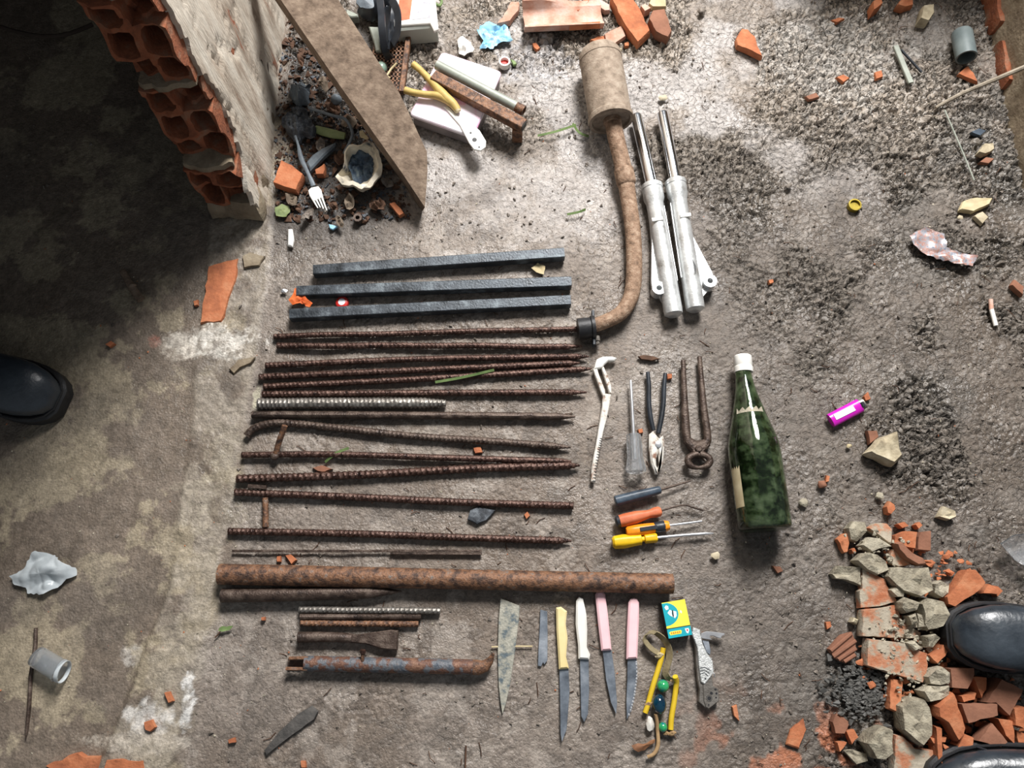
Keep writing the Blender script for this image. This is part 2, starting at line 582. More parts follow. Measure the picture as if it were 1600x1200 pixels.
m_bluerust = pm('blue_grey_coated_rust', [srgb(70, 78, 88), srgb(104, 106, 110), srgb(96, 66, 54), srgb(138, 104, 84)], 50, 0.55, 0.2, 0.6, 300, spos=[0.34, 0.45, 0.52, 0.68], detail=9)
m_charwood = pm('charred_grey_wood', [srgb(62, 60, 58), srgb(96, 92, 88)], 60, 0.8, 0, 0.6)
m_amber = pm('orange_leaf_scrap', [srgb(190, 78, 30), srgb(224, 116, 56)], 40, 0.7)

def floor_material():
    m = bpy.data.materials.new('trampled_floor')
    m.use_nodes = True
    nt = m.node_tree
    N, L = nt.nodes, nt.links
    bs = N['Principled BSDF']
    at = N.new('ShaderNodeAttribute'); at.attribute_name = 'soil'
    tc = N.new('ShaderNodeTexCoord')
    n1 = N.new('ShaderNodeTexNoise'); n1.inputs['Scale'].default_value = 140; n1.inputs['Detail'].default_value = 6
    n1.inputs['Roughness'].default_value = 0.7
    L.new(tc.outputs['Object'], n1.inputs['Vector'])
    mr = N.new('ShaderNodeMapRange')
    mr.inputs['From Min'].default_value = 0.3; mr.inputs['From Max'].default_value = 0.7
    mr.inputs['To Min'].default_value = 0.62; mr.inputs['To Max'].default_value = 1.38
    L.new(n1.outputs['Fac'], mr.inputs['Value'])
    mx = N.new('ShaderNodeVectorMath'); mx.operation = 'SCALE'
    L.new(at.outputs['Color'], mx.inputs[0]); L.new(mr.outputs[0], mx.inputs['Scale'])
    L.new(mx.outputs[0], bs.inputs['Base Color'])
    n2 = N.new('ShaderNodeTexNoise'); n2.inputs['Scale'].default_value = 9; n2.inputs['Detail'].default_value = 7
    L.new(tc.outputs['Object'], n2.inputs['Vector'])
    r2 = N.new('ShaderNodeMapRange')
    r2.inputs['From Min'].default_value = 0.35; r2.inputs['From Max'].default_value = 0.65
    r2.inputs['To Min'].default_value = 0.28; r2.inputs['To Max'].default_value = 0.68
    L.new(n2.outputs['Fac'], r2.inputs['Value']); L.new(r2.outputs[0], bs.inputs['Roughness'])
    n3 = N.new('ShaderNodeTexNoise'); n3.inputs['Scale'].default_value = 260; n3.inputs['Detail'].default_value = 4
    L.new(tc.outputs['Object'], n3.inputs['Vector'])
    # fine drying cracks between clods
    n4 = N.new('ShaderNodeTexNoise'); n4.inputs['Scale'].default_value = 38; n4.inputs['Detail'].default_value = 5
    L.new(tc.outputs['Object'], n4.inputs['Vector'])
    off = N.new('ShaderNodeVectorMath'); off.operation = 'MULTIPLY_ADD'
    off.inputs[1].default_value = (0.05, 0.05, 0.05)
    L.new(n4.outputs['Color'], off.inputs[0]); L.new(tc.outputs['Object'], off.inputs[2])
    vo = N.new('ShaderNodeTexVoronoi'); vo.feature = 'DISTANCE_TO_EDGE'; vo.voronoi_dimensions = '2D'
    vo.inputs['Scale'].default_value = 62
    L.new(off.outputs[0], vo.inputs['Vector'])
    rv = N.new('ShaderNodeMapRange')
    rv.inputs['From Min'].default_value = 0.0; rv.inputs['From Max'].default_value = 0.11
    L.new(vo.outputs['Distance'], rv.inputs['Value'])
    bc = N.new('ShaderNodeBump'); bc.inputs['Distance'].default_value = 0.0035
    L.new(at.outputs['Alpha'], bc.inputs['Strength'])
    L.new(rv.outputs[0], bc.inputs['Height'])
    bp = N.new('ShaderNodeBump'); bp.inputs['Strength'].default_value = 0.6; bp.inputs['Distance'].default_value = 0.003
    L.new(n3.outputs['Fac'], bp.inputs['Height']); L.new(bc.outputs[0], bp.inputs['Normal']); L.new(bp.outputs[0], bs.inputs['Normal'])
    return m

# ------------------------------------------------------------------ floor
def hash2(ix, iy, seed):
    n = (ix.astype(np.int64) * 374761393 + iy.astype(np.int64) * 668265263 + seed * 1442695041) & 0xFFFFFFFF
    n = ((n ^ (n >> 13)) * 1274126177) & 0xFFFFFFFF
    n = n ^ (n >> 16)
    return (n & 0xFFFFFF) / float(0xFFFFFF)

def vnoise(x, y, seed):
    ix, iy = np.floor(x), np.floor(y)
    fx, fy = x - ix, y - iy
    fx, fy = fx * fx * (3 - 2 * fx), fy * fy * (3 - 2 * fy)
    a, b = hash2(ix, iy, seed), hash2(ix + 1, iy, seed)
    c, d = hash2(ix, iy + 1, seed), hash2(ix + 1, iy + 1, seed)
    return (a * (1 - fx) + b * fx) * (1 - fy) + (c * (1 - fx) + d * fx) * fy

def fbm(x, y, f, seed, o=5, g=0.5):
    s = 0; a = 1; t = 0
    for k in range(o):
        s = s + a * vnoise(x * f + 17.3 * k, y * f - 9.1 * k, seed + k)
        t += a; a *= g; f *= 2.03
    return s / t

def worley(x, y, f, seed):
    x, y = x * f, y * f
    ix, iy = np.floor(x), np.floor(y)
    d1 = np.full(x.shape, 9.0); d2 = np.full(x.shape, 9.0); cid = np.zeros(x.shape)
    for dx in (-1, 0, 1):
        for dy in (-1, 0, 1):
            jx, jy = ix + dx, iy + dy
            px, py = jx + hash2(jx, jy, seed), jy + hash2(jx, jy, seed + 5)
            d = np.hypot(px - x, py - y)
            idv = hash2(jx, jy, seed + 9)
            near = d < d1
            d2 = np.where(near, d1, np.minimum(d2, d))
            cid = np.where(near, idv, cid)
            d1 = np.where(near, d, d1)
    return d1, d2, cid

def sstep(a, b, x):
    t = np.clip((x - a) / (b - a), 0, 1)
    return t * t * (3 - 2 * t)

def axis(lo, hi, flo, fhi, step):
    mid = np.arange(flo, fhi + 1e-6, step)
    left, right = [], []
    s, x = step, flo
    while x > lo:
        s = min(s * 1.25, 0.012); x -= s; left.append(x)
    s, x = step, mid[-1]
    while x < hi:
        s = min(s * 1.25, 0.012); x += s; right.append(x)
    return np.concatenate([np.array(left[::-1]), mid, np.array(right)])

def polyline_x(pts, y):
    w = [P(u, v) for u, v in pts]
    w.sort(key=lambda p: p.y)
    return np.interp(y, [p.y for p in w], [p.x for p in w])

def build_floor():
    xs = axis(-2.3, 2.0, -1.10, 1.12, 0.0026)
    ys = axis(-1.2, 2.6, -0.26, 1.26, 0.0026)
    X, Y = np.meshgrid(xs, ys)
    # boundary between the cement floor on the left and the trampled mud
    bx = polyline_x([(436, 300), (430, 345), (405, 510), (385, 640), (345, 880), (300, 1130), (280, 1200)], Y)
    wob = (fbm(X, Y, 12, 3) - 0.5) * 0.06
    mud = sstep(-0.012, 0.012, X - bx + wob)
    n_big = fbm(X, Y, 3.0, 11)
    n_mid = fbm(X, Y, 14, 21)
    n_fine = fbm(X, Y, 60, 31, 4)
    wx, wy = X + (fbm(X, Y, 30, 41, 3) - 0.5) * 0.03, Y + (fbm(X, Y, 30, 51, 3) - 0.5) * 0.03
    d1, d2, cid = worley(wx * 1.0, wy * 1.4, 58, 61)
    d1b, d2b, cidb = worley(wx * 1.3, wy, 105, 71)
    crack = 1 - sstep(0.02, 0.16, d2 - d1)
    crackb = 1 - sstep(0.03, 0.22, d2b - d1b)
    tx = np.sin(cid * 91.7); ty = np.cos(cid * 57.3)
    tiltc = (tx * np.sin(wx * 48 * 1.3) + ty * np.cos(wy * 48 * 1.3)) * 0.5
    # where the soil is broken into clods: right side and top
    tools = np.exp(-(((X - 0.05) / 0.48) ** 4 + ((Y - 0.28) / 0.42) ** 4))
    ck = np.clip(sstep(0.20, 0.62, X + 0.25 * (Y - 0.2)) + sstep(0.78, 0.98, Y), 0, 1) * (1 - 0.9 * tools)
    patch = sstep(0.44, 0.60, fbm(X, Y, 7, 81, 3))
    clod = mud * ck * (0.18 + 0.82 * patch)
    rub = np.exp(-(((X - 0.62) / 0.2) ** 2 + ((Y + 0.05) / 0.22) ** 2))
    h = -0.0035 + (n_mid - 0.5) * 0.006 * mud + (n_fine - 0.5) * (0.0025 + 0.002 * clod)
    h = h + clod * ((cid - 0.55) * 0.008 - crack * 0.009 + tiltc * 0.002 + (cidb - 0.5) * 0.0045 - crackb * 0.005 + 0.003)
    h = h + mud * (1 - clod) * (-crack * 0.0022 * sstep(0.48, 0.6, n_mid) - crackb * 0.0012 * sstep(0.5, 0.62, fbm(X, Y, 9, 91, 3)))
    h = h + (1 - mud) * ((n_mid - 0.5) * 0.002)
    # footing strip of the demolished wall
    la = polyline_x([(330, 345), (312, 520), (268, 905), (185, 1130), (150, 1200)], Y)
    lb = polyline_x([(425, 345), (405, 520), (340, 905), (300, 1130), (265, 1200)], Y)
    strip = sstep(-0.006, 0.006, X - la + wob * 0.25) * sstep(-0.006, 0.006, lb - X + wob * 0.25) * sstep(0.74, 0.70, Y)
    low = sstep(0.12, 0.03, Y)
    h = h + strip * (0.0025 + 0.004 * low + (n_fine - 0.5) * 0.004)
    # lowered joint beside the strip
    h = np.minimum(h, 0.012)
    # colour of the soil, with shade painted into the wall corner
    def C(*c):
        return np.array(srgb(*c))[None, None, :]
    cement = C(116, 104, 92) * np.ones(X.shape + (1,))
    stain = sstep(0.515, 0.575, fbm(X, Y, 9, 101, 7, 0.65))[..., None]
    cement = cement * (1 - stain) + C(150, 138, 118) * stain
    dark = sstep(0.52, 0.66, fbm(X, Y, 6, 111, 5))[..., None]
    cement = cement * (1 - 0.45 * dark) + C(96, 88, 80) * 0.45 * dark
    soil = C(118, 106, 95) * np.ones(X.shape + (1,))
    s2 = sstep(0.42, 0.62, n_big)[..., None]
    soil = soil * (1 - 0.6 * s2) + C(136, 126, 117) * 0.6 * s2
    s3 = sstep(0.53, 0.60, fbm(X, Y, 22, 121, 6, 0.68))[..., None]
    s4 = sstep(0.54, 0.60, fbm(X, Y, 26, 125, 6, 0.68))[..., None]
    soil = soil * (1 - 0.5 * s4) + C(92, 84, 77) * 0.5 * s4
    soil = soil * (1 - 0.5 * s3) + C(160, 150, 140) * 0.5 * s3
    pale = (sstep(0.62, 0.95, Y) * sstep(1.0, 0.55, X) * sstep(0.40, 0.55, fbm(X, Y, 10, 131, 5)))[..., None]
    soil = soil * (1 - 0.7 * pale) + C(178, 174, 172) * 0.7 * pale
    damp = (sstep(0.10, 0.42, X + (n_mid - 0.5) * 0.2) * sstep(1.02, 0.66, Y))[..., None]
    cl = clod[..., None]
    soil = soil * (1 - cl) + (C(118, 109, 99) * (0.8 + 0.45 * cid[..., None]) * (1 + 0.45 * sstep(0.78, 1.0, Y) * sstep(0.95, 0.7, X))[..., None]) * cl
    soil = soil * (1 - 0.36 * damp)
    wet = (sstep(0.60, 0.85, X) * sstep(0.50, 0.62, fbm(X, Y, 8, 141, 4)))[..., None]
    soil = soil * (1 - 0.4 * wet) + C(92, 90, 86) * 0.4 * wet
    under = (np.exp(-(((X + 0.37) / 0.15) ** 6 + ((Y - 0.92) / 0.28) ** 6)))[..., None]  # burnt soil tone, plus painted shade between wall and plank
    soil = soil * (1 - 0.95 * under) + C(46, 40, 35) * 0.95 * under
    blk = (np.exp(-(((X - 0.53) / 0.09) ** 2 + ((Y + 0.13) / 0.07) ** 2)))[..., None]
    soil = soil * (1 - 0.6 * blk) + C(78, 76, 72) * 0.6 * blk
    od = (np.exp(-(((X - 0.47) / 0.16) ** 2 + ((Y + 0.21) / 0.06) ** 2)) * sstep(0.5, 0.6, fbm(X, Y, 26, 151, 4)))[..., None]
    soil = soil * (1 - 0.7 * od) + C(186, 112, 74) * 0.7 * od
    cement = cement * (0.9 + 0.2 * sstep(0.35, 0.65, fbm(X, Y, 70, 181, 4, 0.7))[..., None])
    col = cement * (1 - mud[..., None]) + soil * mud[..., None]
    sc = (strip * sstep(0.36, 0.52, fbm(X, Y, 18, 161, 5)))[..., None]
    col = col * (1 - 0.6 * sc) + C(158, 148, 134) * 0.6 * sc
    # lime patches
    def spot(u, v, rx, ry, amt, c, th=0.44):
        nonlocal col
        p = P(u, v)
        q = np.exp(-(((X - p.x) / rx) ** 2 + ((Y - p.y) / ry) ** 2))
        w = (sstep(0.40, 0.58, q + (fbm(X, Y, 34, 171, 6, 0.72) - 0.5) * 1.5) * sstep(0.12, 0.3, q) * amt * (0.35 + 0.65 * sstep(0.4, 0.56, fbm(X, Y, 120, 191, 3, 0.7))))[..., None]
        col = col * (1 - w) + C(*c) * w
    spot(335, 535, 0.085, 0.035, 0.85, (206, 200, 190))
    spot(275, 545, 0.04, 0.03, 0.6, (190, 180, 166))
    spot(240, 1120, 0.05, 0.025, 0.75, (206, 202, 196))
    spot(293, 1100, 0.012, 0.05, 0.8, (214, 212, 208))
    spot(215, 1160, 0.10, 0.018, 0.6, (196, 186, 172))
    spot(205, 1030, 0.02, 0.02, 0.6, (196, 190, 182))
    spot(400, 620, 0.008, 0.025, 0.8, (196, 190, 166))
    spot(345, 700, 0.05, 0.05, 0.4, (156, 146, 128))
    spot(330, 780, 0.07, 0.05, 0.45, (160, 150, 132))
    spot(240, 535, 0.012, 0.014, 0.5, (176, 110, 92))
    spot(1300, 90, 0.16, 0.12, 0.5, (196, 192, 186))
    spot(840, 95, 0.1, 0.06, 0.5, (178, 178, 182))
    spot(850, 320, 0.16, 0.10, 0.35, (184, 178, 174))
    spot(700, 400, 0.05, 0.02, 0.5, (190, 184, 178))
    V = np.stack([X, Y, h], -1).reshape(-1, 3)
    ny, nx = X.shape
    idx = np.arange(nx * ny).reshape(ny, nx)
    F = np.stack([idx[:-1, :-1], idx[:-1, 1:], idx[1:, 1:], idx[1:, :-1]], -1).reshape(-1, 4)
    me = bpy.data.meshes.new('floor')
    me.vertices.add(len(V)); me.vertices.foreach_set('co', V.ravel().astype(np.float32))
    me.loops.add(F.size); me.loops.foreach_set('vertex_index', F.ravel().astype(np.int32))
    me.polygons.add(len(F))
    me.polygons.foreach_set('loop_start', np.arange(0, F.size, 4, dtype=np.int32))
    me.update(calc_edges=True)
    me.shade_smooth()
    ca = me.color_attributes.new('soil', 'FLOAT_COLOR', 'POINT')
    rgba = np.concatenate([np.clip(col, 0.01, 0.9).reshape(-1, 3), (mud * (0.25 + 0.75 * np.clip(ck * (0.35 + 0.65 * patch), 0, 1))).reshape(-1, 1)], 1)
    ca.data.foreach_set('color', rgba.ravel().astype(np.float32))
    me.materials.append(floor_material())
    o = bpy.data.objects.new('floor', me)
    COL.objects.link(o)
    o['kind'] = 'structure'
    o['label'] = 'trampled mud and stained cement floor'
    ORIG['floor'] = Vector((0, 0, 0))
    return o, (xs, ys, h)

floor, (FX, FY, FH) = build_floor()
def fh(x, y):
    i = int(np.clip(np.searchsorted(FX, x), 0, len(FX) - 1))
    j = int(np.clip(np.searchsorted(FY, y), 0, len(FY) - 1))
    return float(FH[j, i])

c5 = crop(0, 340, 10 / 3)
c04 = crop(0, 840, 10 / 3)
part(floor, 'brick', slab(pp(c5([(1085, 250), (1240, 208), (1225, 330), (1190, 420), (1150, 545), (1040, 555), (1060, 420)]), 0.003), -0.012, 0.0155, 0.05, 0.002, 3, rough=0.002), m_orange_tile, label='orange brick set flush in the cement floor')
part(floor, 'brick', slab(pp(c04([(230, 1190), (380, 1125), (520, 1140), (500, 1230), (300, 1260)]), 0.006), -0.012, 0.018, 0.08, 0.003, 4, rough=0.003), m_orange_tile)
part(floor, 'brick', slab(pp(c04([(545, 1160), (640, 1150), (750, 1160), (740, 1250), (540, 1250)]), 0.006), -0.012, 0.018, 0.08, 0.003, 5, rough=0.003), m_orange_tile)

def stuff(name, label, g, m):
    o = part(floor, name, g, m, 0, label)
    o['kind'] = 'stuff'
    return o

# ------------------------------------------------------------------ hollow brick wall
XW = P(415, 345).x            # plastered face
WT = 0.098
def build_wall():
    y_back = 2.6
    core = box(XW - WT, XW - 0.006, 0.99, y_back, -0.02, 2.25)
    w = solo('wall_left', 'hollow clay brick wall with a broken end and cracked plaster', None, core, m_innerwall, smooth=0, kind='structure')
    # footing stump at the broken end
    foot = slab([Vector((XW - WT - 0.002, 0.712, 0)), Vector((XW - 0.03, 0.708, 0)), Vector((XW - 0.002, 0.705, 0)), Vector((XW - 0.002, 0.99, 0)), Vector((XW - WT - 0.002, 0.99, 0))], -0.012, 0.055, 0.10, 0.006, 9, step=0.02, rough=0.012)
    part(w, 'footing', foot, m_cement)
    def brick_mesh(seed, rows, ht, broken):
        x0, x1, y0, y1 = 0.0, WT - 0.006, 0.0, 0.26
        cols = 2
        V, F = [], []
        def yo(x, z):
            n = mnoise.noise(Vector((x * 22, z * 22, seed * 3.7))) * 0.016 + mnoise.noise(Vector((x * 70, z * 70, seed))) * 0.006
            return y0 + n + 0.008
        K = 20
        for r in range(rows):
            for c in range(cols):
                a0 = x0 + (x1 - x0) * c / cols
                a1 = x0 + (x1 - x0) * (c + 1) / cols
                b0 = ht * r / rows
                b1 = ht * (r + 1) / rows
                cx, cz = (a0 + a1) / 2, (b0 + b1) / 2
                hw, hh = (a1 - a0) / 2, (b1 - b0) / 2
                iw, ih = hw - 0.0048, hh - 0.0048
                k0 = len(V)
                br = 0.035 if (r, c) in broken else 0.0
                for lay in range(5):
                    for k in range(K):
                        an = 2 * math.pi * (k + 0.5) / K
                        ca, sa = math.cos(an), math.sin(an)
                        m = max(abs(ca), abs(sa))
                        sq = (ca / m, sa / m)
                        p = 4.0
                        rr = (abs(ca) ** p + abs(sa) ** p) ** (-1 / p)
                        if lay == 0:
                            x, z = cx + sq[0] * hw, cz + sq[1] * hh
                            y = y1
                        elif lay == 1:
                            x, z = cx + sq[0] * hw, cz + sq[1] * hh
                            y = yo(x, z) + br * (0.5 + 0.5 * mnoise.noise(Vector((x * 50, z * 50, 5))))
                        elif lay == 2:
                            x, z = cx + ca * rr * iw, cz + sa * rr * ih
                            y = yo(x, z) + br * (0.5 + 0.5 * mnoise.noise(Vector((x * 50, z * 50, 5)))) + 0.001
                        elif lay == 3:
                            x, z = cx + ca * rr * iw * 0.98, cz + sa * rr * ih * 0.98
                            y = y0 + 0.06
                        else:
                            x, z = cx + ca * rr * iw * 0.95, cz + sa * rr * ih * 0.95
                            y = y1 - 0.01
                        V.append(Vector((x, y, z)))
                for lay in range(4):
                    for k in range(K):
                        F.append((k0 + lay * K + k, k0 + lay * K + (k + 1) % K, k0 + (lay + 1) * K + (k + 1) % K, k0 + (lay + 1) * K + k))
                F.append(tuple(k0 + 4 * K + k for k in range(K)))
        return V, F
    z = 0.043
    spec = [(2, 0.108, {(0, 1)}), (3, 0.165, {(2, 1)}), (3, 0.165, {(0, 0), (2, 1)}), (3, 0.165, set()), (3, 0.165, {(1, 0)})]
    protos = {}
    i = 0
    while z < 2.1:
        k = i if i < 5 else 2 + (i % 3)
        rows, ht, brk = spec[k]
        if k not in protos:
            me = mesh_data('brick', brick_mesh(k + 1, rows, ht, brk), m_brick, 30)
            protos[k] = me
        o = bpy.data.objects.new('brick', protos[k])
        COL.objects.link(o)
        o.parent = w
        yy = [0.715, 0.745, 0.752, 0.757, 0.757][k] if i < 5 else 0.757 + 0.01 * math.sin(i * 2.3)
        o.location = Vector((XW - WT, yy, z)) - wloc(w)
        z += ht
        # mortar bed on top of the course
        bed = slab([Vector((XW - WT + 0.004, yy + 0.014, 0)), Vector((XW - 0.05, yy + 0.004, 0)), Vector((XW - 0.008, yy + 0.016, 0)), Vector((XW - 0.008, 0.99, 0)), Vector((XW - WT + 0.002, 0.99, 0))], z - 0.001, 0.014, 0.02, 0.004, i + 30, step=0.012, rough=0.003)
        part(w, 'mortar_bed', bed, m_cement)
        z += 0.012
        i += 1
    # plaster skin with a ragged front edge
    zz = [-0.01, 0.05, 0.10, 0.136, 0.182, 0.241, 0.276, 0.352, 0.398, 0.439, 0.471, 0.6, 1.0, 2.25]
    ye = [0.712, 0.712, 0.716, 0.752, 0.774, 0.785, 0.79, 0.776, 0.784, 0.788, 0.791, 0.79, 0.8, 0.8]
    V, F = [], []
    zl = list(np.arange(-0.015, 0.62, 0.007)) + list(np.arange(0.64, 2.26, 0.05))
    yl = [0, 0.003, 0.008, 0.016] + list(np.arange(0.026, 0.62, 0.011)) + [0.8, 1.1, 1.5, 1.8]
    nz, nyy = len(zl), len(yl)
    for q in zl:
        e = float(np.interp(q, zz, ye)) + mnoise.noise(Vector((3.1, 0, q * 55))) * 0.012 + mnoise.noise(Vector((3.1, 5, q * 160))) * 0.005
        for k, d in enumerate(yl):
            y = e + d
            x = XW + mnoise.noise(Vector((1, y * 9, q * 5))) * 0.004 + mnoise.noise(Vector((1, y * 50, q * 18))) * 0.0016
            cr = abs(mnoise.noise(Vector((9, y * 14, q * 3.5))))
            if cr < 0.035:
                x -= 0.005
            if mnoise.noise(Vector((4, y * 16, q * 6))) > 0.42:
                x -= 0.004
            if k == 0:
                x = XW - 0.009
            V.append(Vector((x, y, q)))
    for a in range(nz - 1):
        for b in range(nyy - 1):
            F.append((a * nyy + b, a * nyy + b + 1, (a + 1) * nyy + b + 1, (a + 1) * nyy + b))
    m = len(V)
    V += [Vector((XW - 0.009, v.y, v.z)) for v in V]
    F += [tuple(m + t for t in f[::-1]) for f in F]
    part(w, 'plaster', (V, F), m_plaster, 50, label='pale cracked plaster coat')
    return w
wall_left = build_wall()

# unseen room walls, roof and rear stub added for shade; low wall on the right
def rooms():
    solo('shade_wall_back', 'dark back wall of the room, added unseen for shade', None, box(-2.1, XW - WT, 1.62, 1.72, -0.02, 2.25), m_innerwall, smooth=0, kind='structure')  # out of view, added to keep the left room dark
    solo('shade_wall_side', 'dark outer wall of the room, added unseen for shade', None, box(-2.2, -2.1, -0.5, 1.72, -0.02, 2.25), m_innerwall, smooth=0, kind='structure')  # also unseen, added to stop sky light from the left
    solo('shade_ceiling', 'low roof slab added out of view to shade the room', None, box(-2.2, XW + 0.02, 0.35, 1.72, 2.25, 2.33), m_innerwall, smooth=0, kind='structure')  # unseen slab, added to hold sky light off the room
    solo('shade_wall_rear', 'low wall stub added out of view to shade the far corner', None, box(0.60, 1.15, 1.36, 1.46, -0.02, 0.42), m_cement, smooth=0, kind='structure')  # unseen blocker, added to cast shade on the back right corner
    # low right wall: rough cement face over clay bricks
    x0 = 0.985
    V, F = [], []
    yl = list(np.arange(0.35, 1.75, 0.012)); zl = list(np.arange(-0.02, 0.46, 0.012))
    for z in zl:
        for y in yl:
            x = x0 + mnoise.noise(Vector((y * 12, z * 12, 3))) * 0.006 + mnoise.noise(Vector((y * 45, z * 45, 8))) * 0.003
            e = 0.13 + 0.02 * math.sin(y * 9)
            if abs(z - e) < 0.007:
                x += 0.012
            V.append(Vector((x + 0.06 * max(0, z), y, z)))
    n = len(yl)
    for a in range(len(zl) - 1):
        for b in range(n - 1):
            F.append((a * n + b, (a + 1) * n + b, (a + 1) * n + b + 1, a * n + b + 1))
    m = len(V)
    V += [Vector((x0 + 0.16, v.y, v.z)) for v in V]
    F += [tuple(m + t for t in f[::-1]) for f in F]
    # rim
    for b in range(n - 1):
        t = (len(zl) - 1) * n
        F.append((t + b, m + t + b, m + t + b + 1, t + b + 1))
    for a in range(len(zl) - 1):
        F.append((a * n, m + a * n, m + (a + 1) * n, (a + 1) * n))
    w = solo('wall_right', 'low rough cement wall with clay brick showing at its foot', None, (V, F), m_cement, smooth=50, kind='structure')
    for k, (y, L, zt) in enumerate(((1.00, 0.10, 0.035), (1.13, 0.12, 0.045))):
        b = slab([Vector((x0 - 0.007, y, 0)), Vector((x0 + 0.02, y - 0.005, 0)), Vector((x0 + 0.02, y + L, 0)), Vector((x0 - 0.006, y + L, 0))], -0.01, zt, 0.1, 0.004, 70 + k, step=0.02, rough=0.006)
        part(w, 'brick', b, m_brick)
rooms()

# ------------------------------------------------------------------ leaning plank
def plank():
    b0 = P(650, 305, 0.054)
    top = P(484, 0, 0.205)
    d = (top - b0)
    side = Vector((0, 0, 1)).cross(d).normalized()
    n = d.cross(side).normalized()
    if n.z < 0:
        n = -n
    outline = [(664, 324), (628, 270), (532, 135), (439, 0), (394, -66), (484, -66), (529, 0), (587, 90), (625, 147), (667, 237), (668, 268)]
    pts = [onplane(u, v, b0, n) for u, v in outline]
    t = 0.058
    ip = []
    V = pts + [p - n * t for p in pts]
    k = len(pts)
    F = [tuple(range(k)), tuple(range(k, 2 * k))[::-1]] + [(i, (i + 1) % k, k + (i + 1) % k, k + i) for i in range(k)]
    solo('wooden_plank', 'weathered wooden plank leaning with one end against the plastered wall', 'plank', (V, F), m_wood, smooth=30)
plank()

# ------------------------------------------------------------------ three square bars
for (a, b), lab in zip((((489, 421), (882, 394)), ((463, 454), (893, 439)), ((452, 490), (892, 468))),
                  ('square black steel bar farthest from the ribbed rods, first of three', 'middle one of the three square black steel bars', 'square black steel bar lying next to the ribbed rods')):
    g = bar(P(*a, 0.0195) - Vector((0, 0, 0.0095)), P(*b, 0.0195) - Vector((0, 0, 0.0095)), 0.019, 0.020, 0.0012, 12)
    solo('square_steel_bar', lab, 'metal bar', g, m_blackbar, 'square steel bars side by side', 30)

# ------------------------------------------------------------------ ribbed rods
def rib_fn(pitch, depth, slant):
    def f(s, ph):
        k = ((s + slant * abs(math.sin(ph / 2)) ) / pitch) % 1.0
        return 1 + depth * (0.5 + 0.5 * math.cos(2 * math.pi * k))
    return f

def rod(pts, r, ribbed=True, tip=0.0, tipr=0.25, pitch=0.0075, depth=0.16, wob=0.0015, seed=0, zoff=0.0, z_end=None):
    n = len(pts)
    W = [P(u, v, r + zoff) for u, v in pts]
    if len(W) == 2:
        W = [W[0].lerp(W[1], t / 6) for t in range(7)]
        rnd = random.Random(seed)
        for p in W[1:-1]:
            p.y += rnd.uniform(-wob, wob)
            p.z += rnd.uniform(0, wob)
    C = catmull(W, 0.0019 if ribbed else 0.012)
    L = sum((C[i + 1] - C[i]).length for i in range(len(C) - 1))
    rad, s = [], 0
    for i, p in enumerate(C):
        if i:
            s += (C[i] - C[i - 1]).length
        k = 1.0
        if tip and L - s < tip:
            k = tipr + (1 - tipr) * ((L - s) / tip)
        rad.append(r * k)
    return tube(C, rad, 9, rib=rib_fn(pitch, depth, 0.006) if ribbed else None)

GR = 'rusty rods laid out in a row'
px = 1 / 900.0
rods = [
    ([(428, 526), (905, 514)], 4.2, True, 0, m_rust, 'ribbed rusty rod whose end touches the black exhaust clamp'),
    ([(433, 540), (910, 541)], 4.6, True, 0.03, m_rust, 'ribbed rusty rod, second from the square bars, with sharpened tip'),
    ([(415, 571), (660, 561), (920, 557)], 4.6, True, 0.02, m_rust, 'ribbed rusty rod, third from the square bars'),
    ([(405, 589), (660, 578), (906, 567)], 4.8, True, 0.02, m_rust, 'ribbed rusty rod, fourth from the square bars'),
    ([(412, 604), (660, 592), (925, 576)], 4.6, True, 0.02, m_rust, 'ribbed rusty rod with a green grass blade lying across it'),
    ([(410, 616), (660, 614), (917, 613)], 4.8, True, 0.03, m_rust, 'ribbed rusty rod beside the short grey thick rod'),
    ([(403, 631), (550, 630), (697, 630)], 8.0, True, 0.04, m_greysteel, 'short thick grey ribbed rod with a filed pale tip'),
    ([(394, 648), (660, 649), (899, 651)], 6.0, False, 0.03, m_darkrust, 'smooth dark rusty rod between the grey thick rod and the bent rod'),
    ([(385, 681), (396, 670), (415, 663), (445, 661), (520, 668), (640, 681), (760, 689), (892, 699)], 5.2, True, 0.03, m_darkrust, 'dark rusty rod with one end bent into a hook'),
]
for i, (pts, rp, rb, tip, mt, lab) in enumerate(rods):
    g = rod(pts, rp * px, rb, tip, tipr=0.6 if mt is m_greysteel else 0.25, seed=i, depth=0.17 if rb else 0)
    solo('rusty_rod', lab, 'metal rod', g, mt, GR)

# rod with a welded cross stub
r10 = thing('rusty_rod', 'plain rusty rod with a short welded cross stub near one end', 'metal rod', P(380, 710, 0), GR)
part(r10, 'shaft', rod([(378, 711), (520, 710), (720, 716), (893, 721)], 4.8 * px, True, 0.02, depth=0.06, seed=3, zoff=0.002), m_rust)
part(r10, 'cross_stub', tube([P(445, 665, 0.034), P(436, 690, 0.02), P(429, 716, 0.007)], 0.0052, 9), m_rust_light)
part(r10, 'weld_bead', ellipsoid(P(429, 713, 0.011), 0.008, 0.007, 0.005, 10, 8), m_darkrust)
solo('rusty_rod', 'ribbed rusty rod with coarse twisted ribs crossing toward the stub rod', 'metal rod', rod([(370, 748), (560, 742), (740, 732), (906, 727)], 5.6 * px, True, 0.02, depth=0.22, pitch=0.0095, seed=12), m_rust, GR)
r12 = thing('rusty_rod', 'ribbed rusty rod with a short plate welded near its thicker end', 'metal rod', P(370, 769, 0), GR)
part(r12, 'shaft', rod([(367, 769), (560, 777), (730, 785), (896, 790)], 5.2 * px, True, 0.0, seed=13), m_rust)
